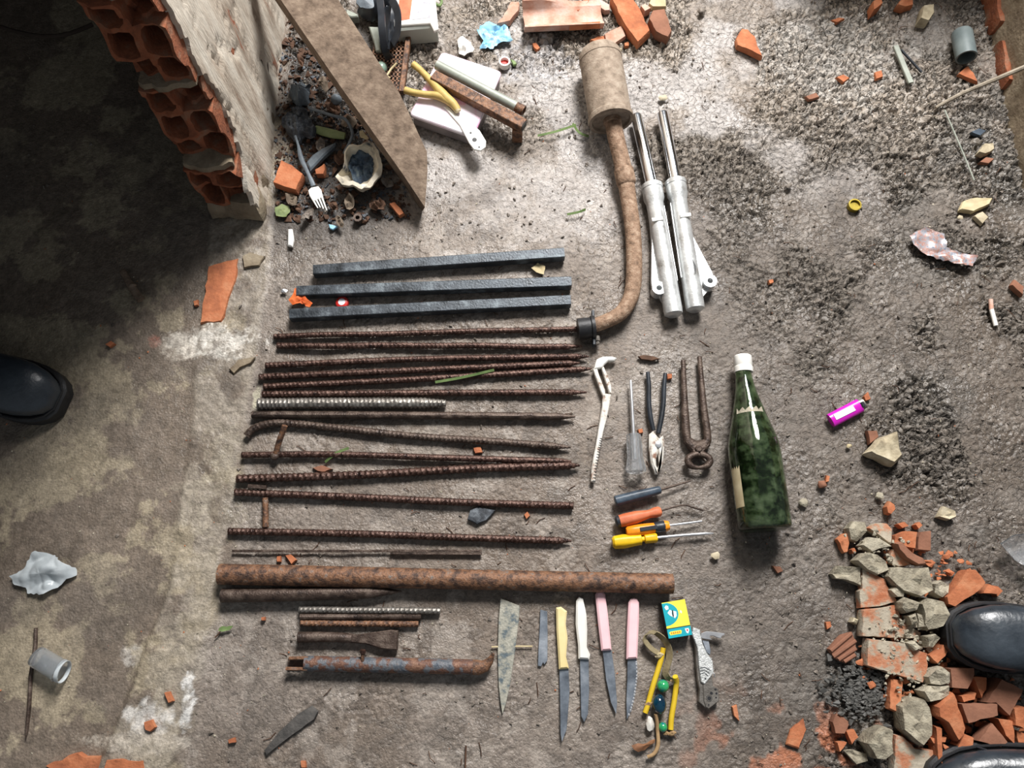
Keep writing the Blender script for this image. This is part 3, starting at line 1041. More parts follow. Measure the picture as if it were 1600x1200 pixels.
part(r12, 'welded_plate', bar(P(388, 760, 0.011), P(416, 762, 0.011), 0.007, 0.007, 0.001), m_darkrust)
solo('rusty_rod', 'short ribbed orange-rust rod lying crosswise between two long rods', 'metal rod', rod([(414.5, 778), (415, 800), (415, 824)], 4.2 * px, True, 0, depth=0.2, pitch=0.006, zoff=0.001), m_rust_light, GR)
solo('rusty_rod', 'ribbed rusty rod next to the thin flat rod', 'metal rod', rod([(357, 830), (560, 834), (730, 840), (893, 845)], 5.0 * px, True, 0.02, seed=14), m_rust, GR)
thin = thing('rusty_rod', 'thin flat rusty rod beside the thick rusty pipe', 'metal rod', P(363, 862, 0), GR)
part(thin, 'shaft', bar(P(363, 861, 0.004), P(753, 861, 0.004), 0.0042, 0.004, 0.0006, 8), m_darkrust)
part(thin, 'welded_strip', bar(P(610, 865, 0.004), P(753, 865.5, 0.004), 0.0036, 0.004, 0.0006, 4), m_darkrust)

# thick pipe, spike, short rods
g = pipe(P(343, 897, 0.017), P(1051, 912, 0.016), 0.0165, 0.0025, 22)
V, F = lathe(P(343, 897, 0.0168), P(1051, 912, 0.0168), [(0, 0.0135), (0, 0.0168), (0.2, 0.017), (0.5, 0.0162), (0.8, 0.0162), (1, 0.0162), (1, 0.0132), (0, 0.0135)], 22, cap=False)
solo('steel_pipe', 'long thick rusty steel pipe lying beside the pointed stake', 'pipe', (V, F), m_rust_light)
c6 = crop(340, 840, 10 / 3)
st = [P(*c6([q])[0], 0.0115) for q in ((22, 302), (300, 298), (600, 290), (780, 284), (860, 282), (958, 280))]
V, F = tube(st, [0.0112, 0.0112, 0.0108, 0.0102, 0.007, 0.0012], 12)
solo('pointed_stake', 'short dark stake with one end cut to a point', 'stake', (V, F), m_darkrust)
for (a, b, r, mt, rb, lab) in (((425, 376), (1160, 381), 4.6, m_greysteel, True, 'short pale ribbed rod, longest of the three short rods'),
                          ((430, 412), (1060, 413), 4.4, m_darkrust, False, 'short smooth rusty rod between two ribbed short rods'),
                          ((432, 447), (1046, 450), 4.2, m_rust_light, True, 'short rusty rod lying next to the flattened chisel')):
    A, B = c6([a, b])
    g = rod([A, B], r * px, rb, 0, depth=0.12, wob=0.0004)
    solo('short_rod', lab, 'metal rod', g, mt, 'three short rods')

# flattened chisel
ch = thing('cold_chisel', 'rusty chisel with a round shank and a flattened flared blade', 'chisel', P(545, 1000, 0))
A = [P(*q, 0.009) for q in c6([(420, 520), (540, 517), (650, 520), (700, 524)])]
part(ch, 'shank', tube(A, [0.0088, 0.0082, 0.0078, 0.007], 12), m_darkrust)
part(ch, 'blade', prism(pp(c6([(680, 496), (720, 505), (800, 494), (900, 480), (940, 484), (935, 588), (850, 580), (770, 555), (700, 548), (680, 545)]), 0.012), 0.002, 0.0125, 0.002), m_darkrust)

# slotted pipe with bolt
wp = thing('slotted_pipe', 'rusty pipe with a slotted end, a side bolt and a curled cut end', 'pipe', P(610, 1045, 0))
R = 0.0118
a0, a1 = P(*c6([(455, 655)])[0], R), P(*c6([(1330, 674)])[0], R)
V, F = lathe(a0, a1, [(0, R - 0.0025), (0, R), (1, R), (1, R - 0.0025), (0, R - 0.0025)], 20, cap=False)
part(wp, 'tube', (V, F), m_bluerust)
for yy in (0.0085, -0.0085):
    q = a0 + Vector((0.006, yy, 0.002))
    e = P(*c6([(375 if yy > 0 else 358, 628 if yy > 0 else 682)])[0], R + 0.002)
    part(wp, 'prong', bar(q, e, 0.005, 0.011, 0.001, 3), m_rust_light)
part(wp, 'slot_floor', bar(a0 + Vector((0, 0, -0.0095)), P(*c6([(366, 655)])[0], 0.0025), 0.016, 0.003, 0.0008, 2), m_darkrust)
b0, b1 = c6([(1330, 674)])[0], c6([(1435, 640)])[0]
V, F = tube([P(*q, z) for q, z in zip(c6([(1325, 674), (1360, 676), (1395, 668), (1420, 640), (1436, 604)]), (R, R, 0.011, 0.013, 0.019))], [R, R * 0.98, 0.0095, 0.006, 0.0022], 14, flat=0.8)
part(wp, 'curled_end', (V, F), m_rust_light)
bt = part(wp, 'bolt', lathe(P(*c6([(755, 645)])[0], 0.02), P(*c6([(755, 596)])[0], 0.024), [(0, 0.003), (1, 0.003)], 10), m_rust_light)
part(bt, 'bolt_head', lathe(P(*c6([(755, 600)])[0], 0.0235), P(*c6([(756, 586)])[0], 0.025), [(0, 0.0052), (1, 0.0052)], 6), m_rust)

# ------------------------------------------------------------------ exhaust
ex = thing('exhaust_muffler', 'dusty rusted motorcycle exhaust with a round can and a curved pipe', 'exhaust', P(960, 300, 0))
RM = 0.041
m0, m1 = P(936, 80, 0.05), P(955, 190, 0.046)
part(ex, 'can', lathe(m0, m1, [(-0.03, 0.02), (0.0, 0.035), (0.04, RM * 0.96), (0.06, RM), (0.12, RM), (0.125, RM + 0.001), (0.14, RM + 0.001), (0.145, RM), (0.92, RM), (0.94, RM + 0.0022), (1.0, RM + 0.002), (1.0, RM - 0.004), (0.97, RM - 0.006), (0.96, 0.012)], 32), m_exhaust, 30)
c66 = crop(880, 40, 612 / 250)
pl = c66([(186, 340), (200, 420), (222, 510), (240, 600), (252, 680), (266, 780), (271, 880), (270, 970), (258, 1040), (222, 1098), (165, 1130), (110, 1150)])
zs = [0.044, 0.038, 0.030, 0.024, 0.020, 0.018, 0.0175, 0.0175, 0.0175, 0.018, 0.019, 0.019]
Cp = catmull([P(u, v, z) for (u, v), z in zip(pl, zs)], 0.007)
ek = part(ex, 'pipe', tube(Cp, [0.0155, 0.0165, 0.0158, 0.0165, 0.0152, 0.0150, 0.0150, 0.0150, 0.0148, 0.0142, 0.0132, 0.0125], 16), m_exhpipe)
part(ek, 'collar', lathe(P(*c66([(230, 548)])[0], 0.027), P(*c66([(244, 612)])[0], 0.024), [(0, 0.015), (0.05, 0.0185), (0.2, 0.0188), (0.8, 0.0185), (0.95, 0.017), (1, 0.015)], 20), m_exhpipe)
part(ek, 'seam_ring', lathe(P(*c66([(186, 352)])[0], 0.043), P(*c66([(190, 375)])[0], 0.042), [(0, 0.015), (0.1, 0.0175), (0.9, 0.0175), (1, 0.015)], 20), m_exhpipe)
cl = part(ex, 'clamp', lathe(P(903, 514, 0.019), P(929, 511, 0.019), [(0, 0.012), (0, 0.0185), (0.4, 0.019), (0.75, 0.0185), (0.8, 0.021), (1, 0.021), (1, 0.012)], 20), m_black_rubber, label='black rubber clamp')
part(cl, 'bracket', bar(P(926, 487, 0.012), P(928, 540, 0.012), 0.005, 0.016, 0.001, 2), m_black_plastic)
part(cl, 'bolt', lathe(P(932, 526, 0.012), P(934, 538, 0.012), [(0, 0.006), (0.6, 0.006), (0.6, 0.004), (1, 0.004)], 8), m_greysteel)

# ------------------------------------------------------------------ fork legs
def fork_leg(label, t0, t1, s0, s1, lug, refl, hole):
    z = 0.017
    root = thing('fork_leg', label, 'fork tube', P(*s0, 0), 'motorcycle fork legs')
    part(root, 'stanchion', lathe(P(*t0, z), P(*t1, z), [(0, 0.006), (0.0, 0.0105), (0.02, 0.0116), (1, 0.0116)], 20), m_chrome)
    p0, p1 = P(*s0, z), P(*s1, z)
    sl = part(root, 'slider', lathe(p0, p1, [(0, 0.012), (0, 0.017), (0.03, 0.0195), (0.12, 0.0195), (0.15, 0.0165), (0.2, 0.0160), (0.95, 0.0172), (0.985, 0.0165), (1, 0.011), (1, 0.006)], 24), m_alu)
    part(sl, 'dust_seal', lathe(p0.lerp(p1, 0.01), p0.lerp(p1, 0.04), [(0, 0.0185), (0, 0.0203), (1, 0.0203), (1, 0.0185)], 24), m_alu)
    d = (p1 - p0).normalized()
    side = Vector((-d.y, d.x, 0))
    lw = P(*lug, 0.014)
    sg = 1 if (lw - p0.lerp(p1, 0.8)).dot(side) > 0 else -1
    side = side * sg
    # flange running from the collar to the axle lug
    fl = [p0.lerp(p1, 0.16) + side * 0.012, p0.lerp(p1, 0.45) + side * 0.018, lw + side * 0.010 - d * 0.02, lw + side * 0.011, lw + d * 0.012, p0.lerp(p1, 0.92) + side * 0.012, p0.lerp(p1, 0.8) + side * 0.010, p0.lerp(p1, 0.45) + side * 0.0145, p0.lerp(p1, 0.16) + side * 0.010]
    part(root, 'flange', prism(fl, 0.008, 0.017, 0.001), m_alu)
    lg = part(root, 'axle_lug', ring(lw, 0.0052, 0.0125, 0.004, 0.027, 20), m_alu)
    part(lg, 'lug_bore', lathe(Vector((lw.x, lw.y, 0.006)), Vector((lw.x, lw.y, 0.009)), [(0, 0.0055), (1, 0.0055)], 14), m_black_rubber)
    # ridge on the far side
    part(root, 'ridge', bar(p0.lerp(p1, 0.18) - side * 0.0155, p0.lerp(p1, 0.75) - side * 0.0165, 0.003, 0.006, 0.0006, 2), m_alu)
    rr = P(*refl, 0.033)
    part(root, 'reflector_tab', bar(rr + Vector((-0.010, -0.001, 0)), rr + Vector((0.010, 0.002, 0)), 0.0075, 0.004, 0.001), m_white_plastic)
    if hole:
        hc = P(*hole, 0.032)
        hp = [hc + Vector((-0.006, 0.016, 0)), hc + Vector((0.003, 0.017, 0)), hc + Vector((0.009, 0.002, 0)), hc + Vector((0.007, -0.014, 0)), hc + Vector((-0.003, -0.010, 0)), hc + Vector((-0.004, 0.004, 0))]
        part(sl, 'broken_hole', prism(hp, 0.024, 0.0331, 0.0004), m_black_rubber, label='dark broken hole')
fork_leg('fork leg beside the curved exhaust pipe, axle eye next to the pipe', (994, 181), (1021, 300), (1018, 288), (1053, 494), (1028, 454), (1027, 343), None)
fork_leg('fork leg with a dark hole broken into its lower tube', (1035, 177), (1058, 295), (1055, 282), (1087, 486), (1107, 443), (1071, 337), (1080, 418))

# ------------------------------------------------------------------ hand tools
c3 = crop(900, 550, 1257 / 220)
wr = thing('pipe_pliers', 'single worn arm of slip-joint pliers with a hooked white jaw', 'pliers', P(935, 650, 0))
part(wr, 'jaw', prism(pp(c3([(172, 105), (188, 62), (240, 40), (320, 38), (366, 52), (345, 76), (290, 78), (255, 108), (240, 135), (160, 155)]), 0.012), 0.001, 0.0125, 0.002), m_white_plastic)
for q in ([(150, 150), (188, 142), (208, 210), (258, 335), (262, 395), (240, 395), (212, 325)], [(228, 140), (248, 130), (312, 285), (318, 370), (298, 362), (262, 250)]):
    part(wr, 'slot_cheek', prism(pp(c3(q), 0.010), 0.001, 0.0105, 0.0012), m_white_worn)
ctr = c3([(276, 372), (266, 480), (246, 590), (222, 700), (205, 800), (182, 920), (160, 1040), (152, 1160)])
hw = [7.5, 6.0, 5.6, 4.4, 4.2, 4.2, 4.0, 3.6]
left = [(u - w * 0.9, v - 1) for (u, v), w in zip(ctr, hw)]
right = [(u + w * 0.9, v + 1) for (u, v), w in zip(ctr, hw)]
hd = part(wr, 'handle', prism(pp(left + right[::-1], 0.009), 0.001, 0.0095, 0.0015), m_white_worn)
for k in range(17):
    t = k / 16
    u, v = np.interp(t, [0, 0.4, 0.75, 1], [c3([(228, 770)])[0][0], c3([(203, 900)])[0][0], c3([(178, 1040)])[0][0], c3([(165, 1150)])[0][0]]), np.interp(t, [0, 0.4, 0.75, 1], [685, 707, 732, 751])
    part(hd, 'grip_notch', bar(P(u - 2.6, v, 0.0094), P(u + 1.8, v + 0.8, 0.0094), 0.0013, 0.0012, 0.0002), m_black_rubber, 0)

sd = thing('screwdriver', 'screwdriver with a clear ribbed plastic handle beside the black pliers', 'screwdriver', P(990, 680, 0))
A, B, C_ = c3([(487, 252), (516, 770), (537, 1085)])
part(sd, 'shaft', tube([P(*A, 0.012), P(*c3([(489, 275)])[0], 0.0125), P(*B, 0.013), P(*c3([(524, 960)])[0], 0.0135)], [0.0018, 0.0026, 0.0030, 0.0030], 10), m_bright)
h0, h1 = P(*c3([(513, 728)])[0], 0.0160), P(*C_, 0.0160)
V, F = [], []
prof = [(0, 0.008), (0.02, 0.0112), (0.3, 0.0125), (0.6, 0.0122), (0.88, 0.0160), (0.95, 0.0155), (1.0, 0.010)]
def fluted(p0, p1, prof, n=24, k=6, amt=0.10):
    V, F = lathe(p0, p1, prof, n)
    t = (p1 - p0).normalized()
    for i in range(len(prof)):
        c = p0.lerp(p1, prof[i][0])
        for j in range(n):
            f = 1 + amt * math.cos(k * 2 * math.pi * j / n)
            V[i * n + j] = c + (V[i * n + j] - c) * f
    return V, F
part(sd, 'handle', fluted(h0, h1, prof), m_clear, label='clear plastic handle')

pl_ = thing('combination_pliers', 'combination pliers with black sleeved handles and a worn steel head', 'pliers', P(1025, 660, 0))
for q, nm in (([(640, 180), (650, 300), (650, 440), (662, 570), (690, 700)], 'handle'), ([(797, 190), (785, 330), (780, 460), (762, 590), (735, 725)], 'handle')):
    part(pl_, nm, tube(catmull([P(*w, 0.0085) for w in c3(q)], 0.006), [0.0034, 0.0042, 0.0044, 0.0046, 0.0040], 12), m_black_plastic)
part(pl_, 'jaw', prism(pp(c3([(655, 732), (690, 705), (722, 745), (735, 800), (732, 900), (716, 960), (716, 1010), (730, 1035), (728, 1088), (712, 1085), (672, 985), (654, 850)]), 0.013), 0.001, 0.0135, 0.003), m_white_worn)
part(pl_, 'jaw', prism(pp(c3([(722, 745), (745, 770), (780, 742), (790, 800), (787, 900), (776, 1000), (740, 1086), (729, 1088), (731, 1035), (746, 1000), (740, 955), (733, 900)]), 0.0125), 0.001, 0.013, 0.003), m_white_worn)
pv = P(*c3([(735, 825)])[0], 0.013)
part(pl_, 'pivot', lathe(pv + Vector((0, 0, -0.004)), pv + Vector((0, 0, 0.0018)), [(0, 0.0058), (0.9, 0.0058), (1, 0.0045)], 16), m_bright)

pc = thing('carpenter_pincers', 'rust-brown carpenter pincers with long handles and rounded jaws', 'pincers', P(1088, 660, 0))
for q, w in (([(957, 75), (965, 300), (975, 560), (995, 790), (1060, 860)], [3.0, 3.6, 4.4, 5.5, 5.0]), ([(1102, 42), (1120, 250), (1140, 480), (1175, 790), (1115, 865)], [3.0, 3.4, 4.2, 4.8, 5.0])):
    W = [P(*s, 0.010) for s in c3(q)]
    part(pc, 'handle', tube(catmull(W, 0.008), [x * px * 1.25 for x in w], 10, flat=0.75), m_darkrust)
part(pc, 'yoke', prism(pp(c3([(965, 800), (990, 740), (1080, 790), (1180, 770), (1205, 830), (1160, 880), (1125, 935), (1060, 935), (1025, 870)]), 0.014), 0.004, 0.0145, 0.003), m_darkrust)
for sgn in (-1, 1):
    pts = []
    for k in range(11):
        a = math.radians(95 + 178 * k / 10) if sgn < 0 else math.radians(85 - 178 * k / 10)
        pts.append((1097 + math.cos(a) * 100, 972 - math.sin(a) * 62))
    part(pc, 'jaw', tube([P(*s, 0.012) for s in c3(pts)], [0.0055] * 3 + [0.0060] * 5 + [0.0048, 0.004, 0.0028], 12), m_darkrust)
pv = P(*c3([(1093, 865)])[0], 0.014)
part(pc, 'pivot', lathe(pv + Vector((0, 0, -0.005)), pv + Vector((0, 0, 0.004)), [(0, 0.0062), (0.8, 0.0062), (1, 0.0045)], 14), m_darkrust)

# four screwdrivers
c4 = crop(940, 740, 1600 / 180)
def driver(label, hp, hprof, hm, sp, sr, sm, extra=None, z=0.012, flat=1.0):
    a, b = c4(hp)
    p0, p1 = P(*a, z), P(*b, z)
    root = thing('screwdriver', label, 'screwdriver', P(*a, 0), 'screwdrivers lying together')
    part(root, 'handle', fluted(p0, p1, hprof, 24, 6, 0.04), hm)
    pts = [P(*q, zz) for q, zz in zip(c4(sp), [z] + [z * 0.75] * (len(sp) - 2) + [0.006])]
    part(root, 'shaft', tube(pts, sr, 10), sm)
    return root, p0, p1
u = px / 8.889 * 1.14
dA, p0, p1 = driver('screwdriver with a thick dark grey handle and a short stubby shaft', [(185, 385), (818, 222)], [(0, 50 * u), (0.02, 62 * u), (0.5, 60 * u), (0.9, 48 * u), (0.98, 46 * u), (1, 40 * u)], m_navy, [(800, 228), (1000, 170), (1235, 100)], [0.0022, 0.0021, 0.0021, 0.0015], m_darkrust)
dB, p0, p1 = driver('screwdriver with a worn orange handle with grey oval inlay and bent shaft', [(205, 672), (825, 520)], [(0, 40 * u), (0.03, 66 * u), (0.2, 74 * u), (0.45, 70 * u), (0.68, 50 * u), (0.75, 46 * u), (0.86, 60 * u), (0.96, 58 * u), (1, 44 * u)], m_salmon, [(810, 520), (960, 475), (1100, 440), (1185, 440), (1300, 480), (1412, 512)], [0.0017, 0.0017, 0.0017, 0.0015], m_darkrust)
part(dB, 'inlay', ellipsoid(P(*c4([(420, 622)])[0], 0.0196), 0.0152, 0.0052, 0.0012, 20, 8, rot=math.atan2(p1.y - p0.y, p1.x - p0.x)), m_grey_plastic)
part(dB, 'end_cap', lathe(p0.lerp(p1, -0.02), p0.lerp(p1, 0.07), [(0, 44 * u), (0.3, 66 * u), (1, 72 * u), (1, 60 * u)], 24), m_black_plastic)
dC, p0, p1 = driver('screwdriver with a bright orange and black handle', [(345, 812), (935, 720)], [(0, 45 * u), (0.04, 62 * u), (0.2, 66 * u), (0.5, 62 * u), (0.65, 56 * u), (0.8, 62 * u), (0.92, 62 * u), (1, 52 * u)], m_orange, [(920, 722), (1150, 692), (1392, 660)], [0.0020, 0.0020, 0.0016], m_bright)
part(dC, 'grip', lathe(p0.lerp(p1, 0.66), p0.lerp(p1, 0.9), [(0, 60 * u), (0.1, 62 * u), (0.5, 66 * u), (0.9, 66 * u), (1, 62 * u)], 24), m_black_plastic, label='black rubber grip')
part(dC, 'grip', bar(p0.lerp(p1, 0.3) + Vector((0, 0, 68 * u)), p0.lerp(p1, 0.7) + Vector((0, 0, 63 * u)), 44 * u, 8 * u, 1.5 * u), m_black_plastic)
dD, p0, p1 = driver('screwdriver with a yellow handle in two lobes and long bright shaft', [(150, 960), (770, 888)], [(0, 50 * u), (0.04, 72 * u), (0.25, 80 * u), (0.5, 66 * u), (0.6, 62 * u), (0.64, 64 * u), (0.66, 30 * u), (0.71, 30 * u), (0.73, 52 * u), (0.85, 54 * u), (0.97, 56 * u), (1, 46 * u)], m_yellow, [(755, 890), (1100, 858), (1400, 836), (1440, 832), (1552, 830)], [0.0024, 0.0024, 0.0024, 0.0026, 0.0012], m_bright)

# ------------------------------------------------------------------ green bottle
def bottle():
    p0, p1 = P(1196, 829, 0.044), P(1160, 575, 0.030)
    L = (p1 - p0).length
    root = thing('glass_bottle', 'dark green glass bottle lying on its side with a white cap', 'bottle', P(1185, 720, 0))
    pr = [(0.0, 0.030), (0.004, 0.039), (0.02, 0.0425), (0.08, 0.043), (0.10, 0.0425), (0.12, 0.0435), (0.46, 0.0432), (0.50, 0.0425), (0.54, 0.0405), (0.60, 0.0360), (0.67, 0.0305), (0.75, 0.0245), (0.82, 0.0195), (0.88, 0.0162), (0.94, 0.0142), (1.0, 0.0138)]
    V, F = lathe(p0, p1, pr, 40, cap=True)
    pi = [(0.02 if q < 0.02 else q, max(r - 0.003, 0.004)) for q, r in pr[1:]]
    V2, F2 = lathe(p0, p1, pi, 40, cap=True)
    body = part(root, 'glass', cat((V, F), (V2, [f[::-1] for f in F2])), m_glass, 60)
    # keep inner shell facing inward
    me = body.data
    n1 = len(F)
    bm = bmesh.new(); bm.from_mesh(me); bm.faces.ensure_lookup_table()
    bm.normal_update()
    c = Vector((0, 0, 0))
    inner = bm.faces[n1 + 200]
    axis_mid = (p0.lerp(p1, 0.3) - wloc(body))
    outn = inner.calc_center_median() - axis_mid
    ax = (p1 - p0).normalized()
    outn = outn - ax * outn.dot(ax)
    if inner.normal.dot(outn) > 0:
        bmesh.ops.reverse_faces(bm, faces=[f for i, f in enumerate(bm.faces) if i >= n1])
    bm.to_mesh(me); bm.free()
    part(root, 'residue', lathe(p0.lerp(p1, 0.03), p0.lerp(p1, 0.44), [(0, 0.030), (0.05, 0.034), (0.5, 0.036), (0.9, 0.032), (1, 0.02)], 20, flat=0.5), pm('dark_dregs', [srgb(18, 26, 18), srgb(48, 62, 44), srgb(96, 108, 88)], 30, 0.7, 0, 0.5), label='dark dirty dregs inside the glass')
    # paper label remnant wrapped round one side
    def wrap(q0, q1, a0, a1, r, m, nm, n=12):
        t = (p1 - p0).normalized()
        s = t.cross(Vector((0, 0, 1))).normalized()
        up = s.cross(t)
        V, F = [], []
        for i in range(2):
            for k in range(n + 1):
                a = math.radians(a0 + (a1 - a0) * k / n)
                jit = 0.012 * math.sin(k * 2.1 + i)
                c = p0.lerp(p1, (q0 if i == 0 else q1) + (jit if i else 0))
                rr = r if not callable(r) else r(q0 if i == 0 else q1)
                V.append(c + s * math.cos(a) * rr + up * math.sin(a) * rr)
        for k in range(n):
            F.append((k, k + 1, n + 2 + k, n + 1 + k))
        m0 = len(V)
        cc = [p0 + t * (v - p0).dot(t) for v in V]
        V += [c + (v - c) * 1.012 for v, c in zip(V, cc)]
        F += [tuple(m0 + i for i in f[::-1]) for f in F]
        part(root, nm, (V, F), m)
    wrap(0.13, 0.36, 146, 176, 0.0434, m_leafdry, 'label_remnant')
    wrap(0.69, 0.715, 55, 150, lambda q: 0.0292 if q < 0.7 else 0.0274, m_pale_mortar, 'paper_band')
    c0, c1 = P(1162, 582, 0.030), P(1160, 556, 0.0295)
    cp = part(root, 'cap', lathe(c0, c1, [(0, 0.0145), (0.0, 0.0162), (0.3, 0.0165), (0.34, 0.0152), (0.4, 0.0152), (0.44, 0.0160), (0.94, 0.0157), (1, 0.0138)], 28), m_white_plastic, label='white screw cap')
bottle()

# ------------------------------------------------------------------ blades and knives
c7 = crop(740, 840, 10 / 3)
solo('blade_fragment', 'broad pitted steel blade fragment without a handle', 'blade', prism(pp(c7([(140, 315), (240, 355), (236, 430), (215, 600), (188, 780), (168, 870), (150, 922), (138, 850), (130, 770), (125, 600), (130, 430)]), 0.003), 0.0, 0.0028, 0.0008), m_oldblade)
solo('hacksaw_blade_piece', 'narrow dark piece of saw blade between blade fragment and cream knife', 'blade', prism(pp(c7([(347, 375), (384, 384), (386, 500), (385, 640), (368, 662), (362, 650), (352, 672), (335, 668), (337, 600), (345, 450)]), 0.003), 0.0, 0.0024, 0.0005), m_blade)
def knife(label, handle, blade, mh, serr=None, extra=None):
    hx = pp(c7(handle), 0.010)
    bx = pp(c7(blade), 0.004)
    b = base_of(hx + bx)
    root = thing('table_knife', label, 'knife', Vector((b.x, b.y, 0)), 'table knives in a row')
    part(root, 'handle', prism(hx, 0.0, 0.011, 0.0028), mh)
    bl = part(root, 'blade', prism(bx, 0.002, 0.0042, 0.0006), m_blade)
    if serr:
        e = [P(*q, 0.0043) for q in c7(serr)]
        e = catmull(e, 0.0042)
        for k in range(len(e) - 1):
            part(bl, 'serration', ellipsoid(e[k], 0.0017, 0.0019, 0.0004, 8, 4), m_bright, 0)
    return root
knife('table knife with a cream yellow handle', [(430, 365), (455, 360), (487, 384), (480, 450), (490, 520), (482, 620), (497, 682), (445, 687), (440, 600), (432, 480)], [(446, 670), (494, 670), (500, 800), (492, 920), (485, 1000), (460, 1066), (452, 1020), (450, 850)], m_cream)
knife('table knife with a white handle', [(535, 330), (550, 308), (570, 318), (588, 400), (592, 480), (590, 570), (608, 610), (602, 636), (547, 632), (545, 560), (532, 450)], [(553, 620), (599, 620), (602, 800), (596, 920), (576, 962), (560, 930), (557, 800)], m_white_plastic)
knife('plain-edged table knife with a pink handle', [(635, 297), (645, 282), (660, 278), (675, 282), (686, 297), (700, 400), (719, 586), (667, 590), (650, 450)], [(670, 575), (716, 572), (735, 700), (748, 860), (743, 922), (715, 860), (690, 740)], m_pink)
knife('serrated table knife with a pink handle', [(808, 338), (818, 320), (835, 314), (852, 320), (862, 338), (862, 430), (853, 630), (797, 634), (800, 500)], [(802, 618), (849, 615), (852, 720), (841, 820), (821, 900), (798, 950), (795, 850), (800, 740)], m_pink, [(848, 650), (850, 720), (838, 820), (818, 900), (804, 935)])

# ------------------------------------------------------------------ matchbox
c1 = crop(980, 920, 10)
def matchbox():
    zt = 0.024
    TL, TR, BR, BL = [P(*q, zt) for q in c1([(530, 205), (905, 180), (1010, 700), (655, 795)])]
    # make it a true rectangle
    ex_ = ((TR - TL) + (BR - BL)) / 2
    ey_ = ((BL - TL) + (BR - TR)) / 2
    ex_ = ex_ - ey_ * (ex_.dot(ey_) / ey_.dot(ey_))
    c = (TL + TR + BR + BL) / 4
    O = c - ex_ / 2 - ey_ / 2
    def Q(a, b):
        return O + ex_ * a + ey_ * b
    root = thing('matchbox', 'teal and yellow matchbox standing beside the folding tool', 'matchbox', Vector((c.x, c.y, 0)))
    part(root, 'sleeve', prism([Q(0, 0), Q(1, 0), Q(1, 1), Q(0, 1)], 0.0, zt, 0.0006), m_card_dark, 0)
    e = 0.0002
    def flat(nm, pts, k, m):
        part(root, nm, prism([Q(a, b) for a, b in pts], zt - 0.0004, zt + e * k, 0.00004), m, 0)
    flat('yellow_print', [(0.0, 0.0), (1, 0), (1, 0.725), (0, 0.725)], 1, m_card_yellow)
    arc = [(0.0, 0.02)] + [(0.02 + 0.60 * math.sin(math.radians(a)), 0.33 - 0.33 * math.cos(math.radians(a))) for a in range(20, 181, 16)] + [(0.0, 0.67)]
    flat('teal_disc', arc, 2, m_teal)
    flat('teal_band', [(0, 0.75), (1, 0.75), (1, 1), (0, 1)], 2, m_teal)
    flat('white_mark', [(0.08, 0.14), (0.16, 0.08), (0.25, 0.12), (0.24, 0.2), (0.13, 0.22)], 3, m_white)
    flat('white_mark', [(0.16, 0.30), (0.28, 0.22), (0.36, 0.26), (0.33, 0.34), (0.36, 0.44), (0.24, 0.38)], 3, m_white)
    flat('white_mark', [(0.40, 0.26), (0.54, 0.30), (0.52, 0.42), (0.42, 0.48), (0.38, 0.42)], 3, m_white)
    flat('dark_mark', [(0.37, 0.24), (0.42, 0.25), (0.40, 0.42), (0.34, 0.42)], 4, m_card_dark)
    flat('white_mark', [(0.68, 0.33), (0.73, 0.27), (0.77, 0.33), (0.74, 0.38)], 3, m_white)
    flat('yellow_bar', [(0.06, 0.845), (0.12, 0.82), (0.56, 0.82), (0.60, 0.845), (0.56, 0.92), (0.10, 0.92)], 3, m_card_yellow)
    for k in range(5):
        a = 0.14 + 0.085 * k
        flat('letter', [(a, 0.845), (a + 0.05, 0.845), (a + 0.05, 0.90), (a, 0.90)] if k % 2 else [(a, 0.85), (a + 0.025, 0.835), (a + 0.055, 0.87), (a + 0.03, 0.90), (a, 0.895)], 4, m_amber)
    flat('white_mark', [(0.74, 0.80), (0.90, 0.80), (0.92, 0.86), (0.84, 0.95), (0.78, 0.92)], 3, m_white)
    flat('red_mark', [(0.80, 0.83), (0.87, 0.83), (0.86, 0.88), (0.81, 0.88)], 4, m_red)
matchbox()

# ------------------------------------------------------------------ folding multi-tool
ct = crop(1060, 970, 8)
mt_ = thing('folding_tool', 'folding pocket tool with a textured silver handle and bottle opener out', 'pocket knife', P(1100, 1050, 0))
part(mt_, 'frame', prism(pp(ct([(165, 150), (195, 90), (270, 120), (300, 300), (330, 420), (420, 690), (432, 812), (500, 850), (512, 1000), (380, 1105), (340, 1092), (255, 1010), (262, 860), (240, 740), (222, 560), (212, 330)]), 0.010), 0.0, 0.0105, 0.001), m_greysteel)
gp = part(mt_, 'grip_scale', prism(pp(ct([(168, 150), (182, 78), (272, 112), (276, 165), (302, 280), (352, 392), (428, 500), (442, 650), (330, 797), (282, 762), (256, 560), (236, 330), (192, 220)]), 0.014), 0.009, 0.0142, 0.0012), pm('textured_silver_scale', [srgb(176, 178, 176), srgb(222, 224, 222)], 120, 0.4, 0.3, 0.8, 420))
for q in ([(268, 590), (330, 580), (400, 620)], [(272, 630), (330, 615), (390, 660)], [(276, 665), (325, 650), (370, 690)]):
    part(gp, 'groove', tube([P(*s, 0.0142) for s in ct(q)], 0.0006, 6), m_black_plastic)
pv = P(*ct([(337, 722)])[0], 0.014)
part(gp, 'rivet', lathe(pv, pv + Vector((0, 0, 0.0008)), [(0, 0.0014), (1, 0.0012)], 10), m_black_plastic)
part(mt_, 'plate', prism(pp(ct([(310, 800), (420, 690), (432, 812), (498, 852), (508, 998), (380, 1100), (345, 1080), (318, 1000)]), 0.012), 0.009, 0.0122, 0.0006), m_greysteel)
